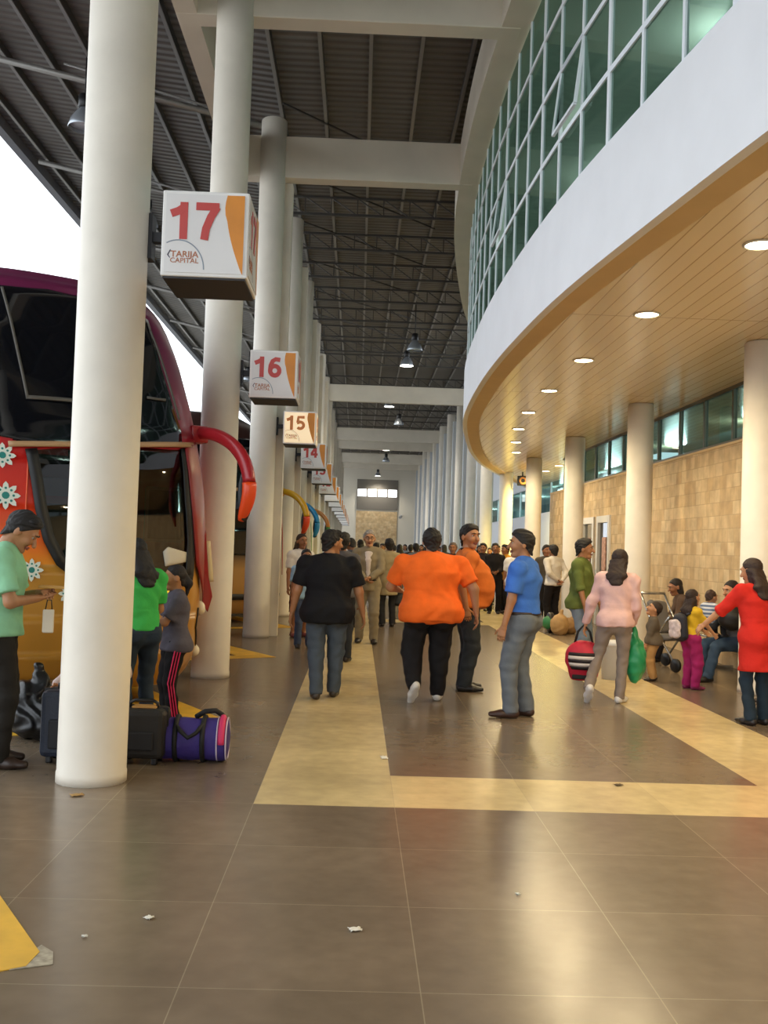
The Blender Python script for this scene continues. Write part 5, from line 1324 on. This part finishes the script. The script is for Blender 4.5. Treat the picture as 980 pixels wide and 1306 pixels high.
# black handbag of the beige coat
q = A['beige']['wr'][1]
t = tag(empty('handbag', (q.x+.02, q.y, q.z-.24), .2), 'black handbag hanging from the hand of the beige coat', 'bag')
Skin().sdf([prim((0, 0, -.12), (0, 0, .0), (.17, .07), (.13, .05))], .018).build('bag_body', mat('bag_black', '#141212', .5), t); MB().tube([(-.07, 0, .03), (-.04, 0, .15), (.04, 0, .15), (.07, 0, .03)], .012, 8).build('handle', M_black, t)
# black bag on the bench lap
soft('black_bag', [ball((0, 0, 0), (.17, .13, .15)), prim((-.10, 0, .08), (.08, .0, .12), .06)], .014, mat('bag_black', '#141212', .5), 'big black bag on the lap below the toddler in stripes', 'bag', (4.42, 11.80, .78), wob=.006, wf=25)
# things on the floor by the columns
g0 = ground(722, 810)
soft('tan_sack', [ball((0, 0, .18), (.17, .16, .2)), prim((0, 0, .3), (.03, 0, .44), .06, .03)], .014, mat('sack_tan', '#b08d5c', .7, noise=.15, scale=10), 'tan knotted sack on the floor by the olive green shirt', 'bag', (g0.x-.12, g0.y, 0), wob=.008, wf=28, cuts=[((0, 0, .003), (0, 0, -1))])
soft('tan_sack', [ball((0, 0, .14), (.19, .16, .16)), ball((.08, 0, .22), (.10, .1, .1))], .014, mat('sack_brown', '#96744a', .7, noise=.15, scale=10), 'low brown sack on the floor beside the tan knotted sack', 'bag', (g0.x+.12, g0.y+.35, 0), wob=.008, wf=28, cuts=[((0, 0, .003), (0, 0, -1))])
g0 = ground(702, 807)
t = tag(empty('drum_bag', (g0.x, g0.y, .19)), 'round green and black bag standing on the floor behind the blue polo', 'bag')
Skin().sdf([prim((-.03, 0, 0), (.03, 0, 0), (.19, .19), lat=(0, 1, 0), cap=.05)], .014).build('bag_body', M_black, t)
MB().sphere((-.03, -.06, 0), (.14, .14, .13), 16, 10).build('bag_panel', mat('panel_green', '#2f7a4a', .6), t)
g0 = ground(786, 868)
t = tag(empty('white_tub', (g0.x, g0.y+.15, 0)), 'pale white plastic tub on the floor beyond the person in pink', 'tub')
MB().lathe([(.13, 0), (.16, .40), (.17, .41), (.17, .44), (.15, .44), (.12, .02)], n=24).build('tub', mat('tub_white', '#c9ccd2', .4), t); MB().lathe([(.172, .40), (.18, .41), (.18, .45), (.02, .465), (0, .465)], n=24).build('lid', mat('lid_white', '#d6d8dc', .4), t)
g0 = ground(823, 862)
t = tag(empty('wicker_basket', (g0.x-.18, g0.y+.25, 0)), 'red brown wicker basket on the floor behind the green plastic bag', 'basket')
b = MB()
for i in range(9): b.tube([((.16+.008*i)*math.cos(a), (.13+.006*i)*math.sin(a), .02+.032*i) for a in np.linspace(0, 2*PI, 25)], .018, 6, caps=False)
b.build('basket', mat('wicker', '#8a4e35', .7), t); soft('goods', [ball((0, 0, .30), (.18, .15, .10))], .016, mat('goods', '#6f8f86', .7, noise=.5, scale=14), '', '', parent=t)
# waiting benches along the stone wall
M_chrome = mat('chrome', '#b9b9b6', .2, .9)
def bench(y0, n, label):
    t = tag(empty('waiting_bench', (4.86, y0, 0)), label, 'bench', 'chrome waiting benches')
    L = .55*n
    MB().box(-.03, .03, 0, L, .33, .39).build('beam', M_chrome, t)
    for i in range(n):
        y = .55*(i+.5)
        b = MB(); n2 = 8; pr = [(-.24, .45), (-.20, .46), (0, .43), (.14, .42), (.18, .45), (.21, .60), (.24, .82), (.25, .84)]
        vs = [(x, yy, z) for x, z in pr for yy in (y-.25, y+.25)]
        b.add(vs, [(2*j, 2*j+2, 2*j+3, 2*j+1) for j in range(len(pr)-1)], 0, True); o = b.build('seat', M_chrome, t); m = o.modifiers.new('thick', 'SOLIDIFY'); m.thickness = .015
        MB().bar((0, y, .38), (0, y, .43), .10).build('seat_bracket', M_black, t)
    for y in (.25, L-.25):
        b = MB(); b.bar((0, y, .33), (0, y, .04), .05); b.bar((-.26, y, .025), (.24, y, .025), .05, .045); b.build('leg', M_chrome, t)
    for i in range(n+1): MB().tube([(-.22, .55*i, .40), (-.22, .55*i, .62), (-.16, .55*i, .65), (.12, .55*i, .65)], .014, 8).build('armrest', M_black, t)
bench(9.2, 3, 'chrome waiting bench against the stone wall near the red coat'); bench(11.62, 4, 'chrome waiting bench against the stone wall between the two near columns')
# pushchair beside the toddler
t = tag(empty('pushchair', (4.16, 13.3, 0), .4), 'chrome framed pushchair standing behind the toddler in tan trousers', 'pushchair')
b = MB()
for sx in (-.2, .2):
    b.tube([(sx, -.35, .09), (sx, .15, .62), (sx, .38, .98)], .014, 8); b.tube([(sx, .32, .09), (sx, -.12, .60), (sx, -.22, .72)], .014, 8)
b.tube([(-.2, .38, .98), (.2, .38, .98)], .018, 8); b.build('frame', M_chrome, t)
Skin().sdf([prim((-.13, 0, .42), (.13, 0, .42), (.16, .05), lat=(0, 1, 0)), prim((-.13, .17, .5), (-.13, .25, .85), (.05, .05)), prim((.0, .17, .5), (.0, .26, .85), (.14, .04))], .016).build('seat', mat('pushchair_grey', '#6f6a66', .8), t)
for sx in (-.2, .2):
    for y in (-.35, .32):
        M = Matrix.Translation((sx, y, .09)) @ Matrix.Rotation(R(90), 4, 'Y'); l = MB().lathe([(.0, -.02), (.085, -.02), (.09, 0), (.085, .02), (0, .02)], n=18, caps=False); l.v = [tuple(M @ Vector(v)) for v in l.v]; l.build('wheel', M_black, t)
# ================================================================== sky and view
w = bpy.data.worlds.new('sky'); scene.world = w; w.use_nodes = True
bg = w.node_tree.nodes['Background']; bg.inputs[0].default_value = (*SKY_C, 1); bg.inputs[1].default_value = SKY_S
vs_ = scene.view_settings; vs_.view_transform = 'Standard'; vs_.look = 'None'; vs_.gamma = 1.0; vs_.use_curve_mapping = False; vs_.exposure = EXPO
scene.cycles.use_denoising = True
scene.cycles.max_bounces = 8; scene.cycles.diffuse_bounces = 4; scene.cycles.glossy_bounces = 4; scene.cycles.transparent_max_bounces = 8
scene.cycles.sample_clamp_indirect = 6.0
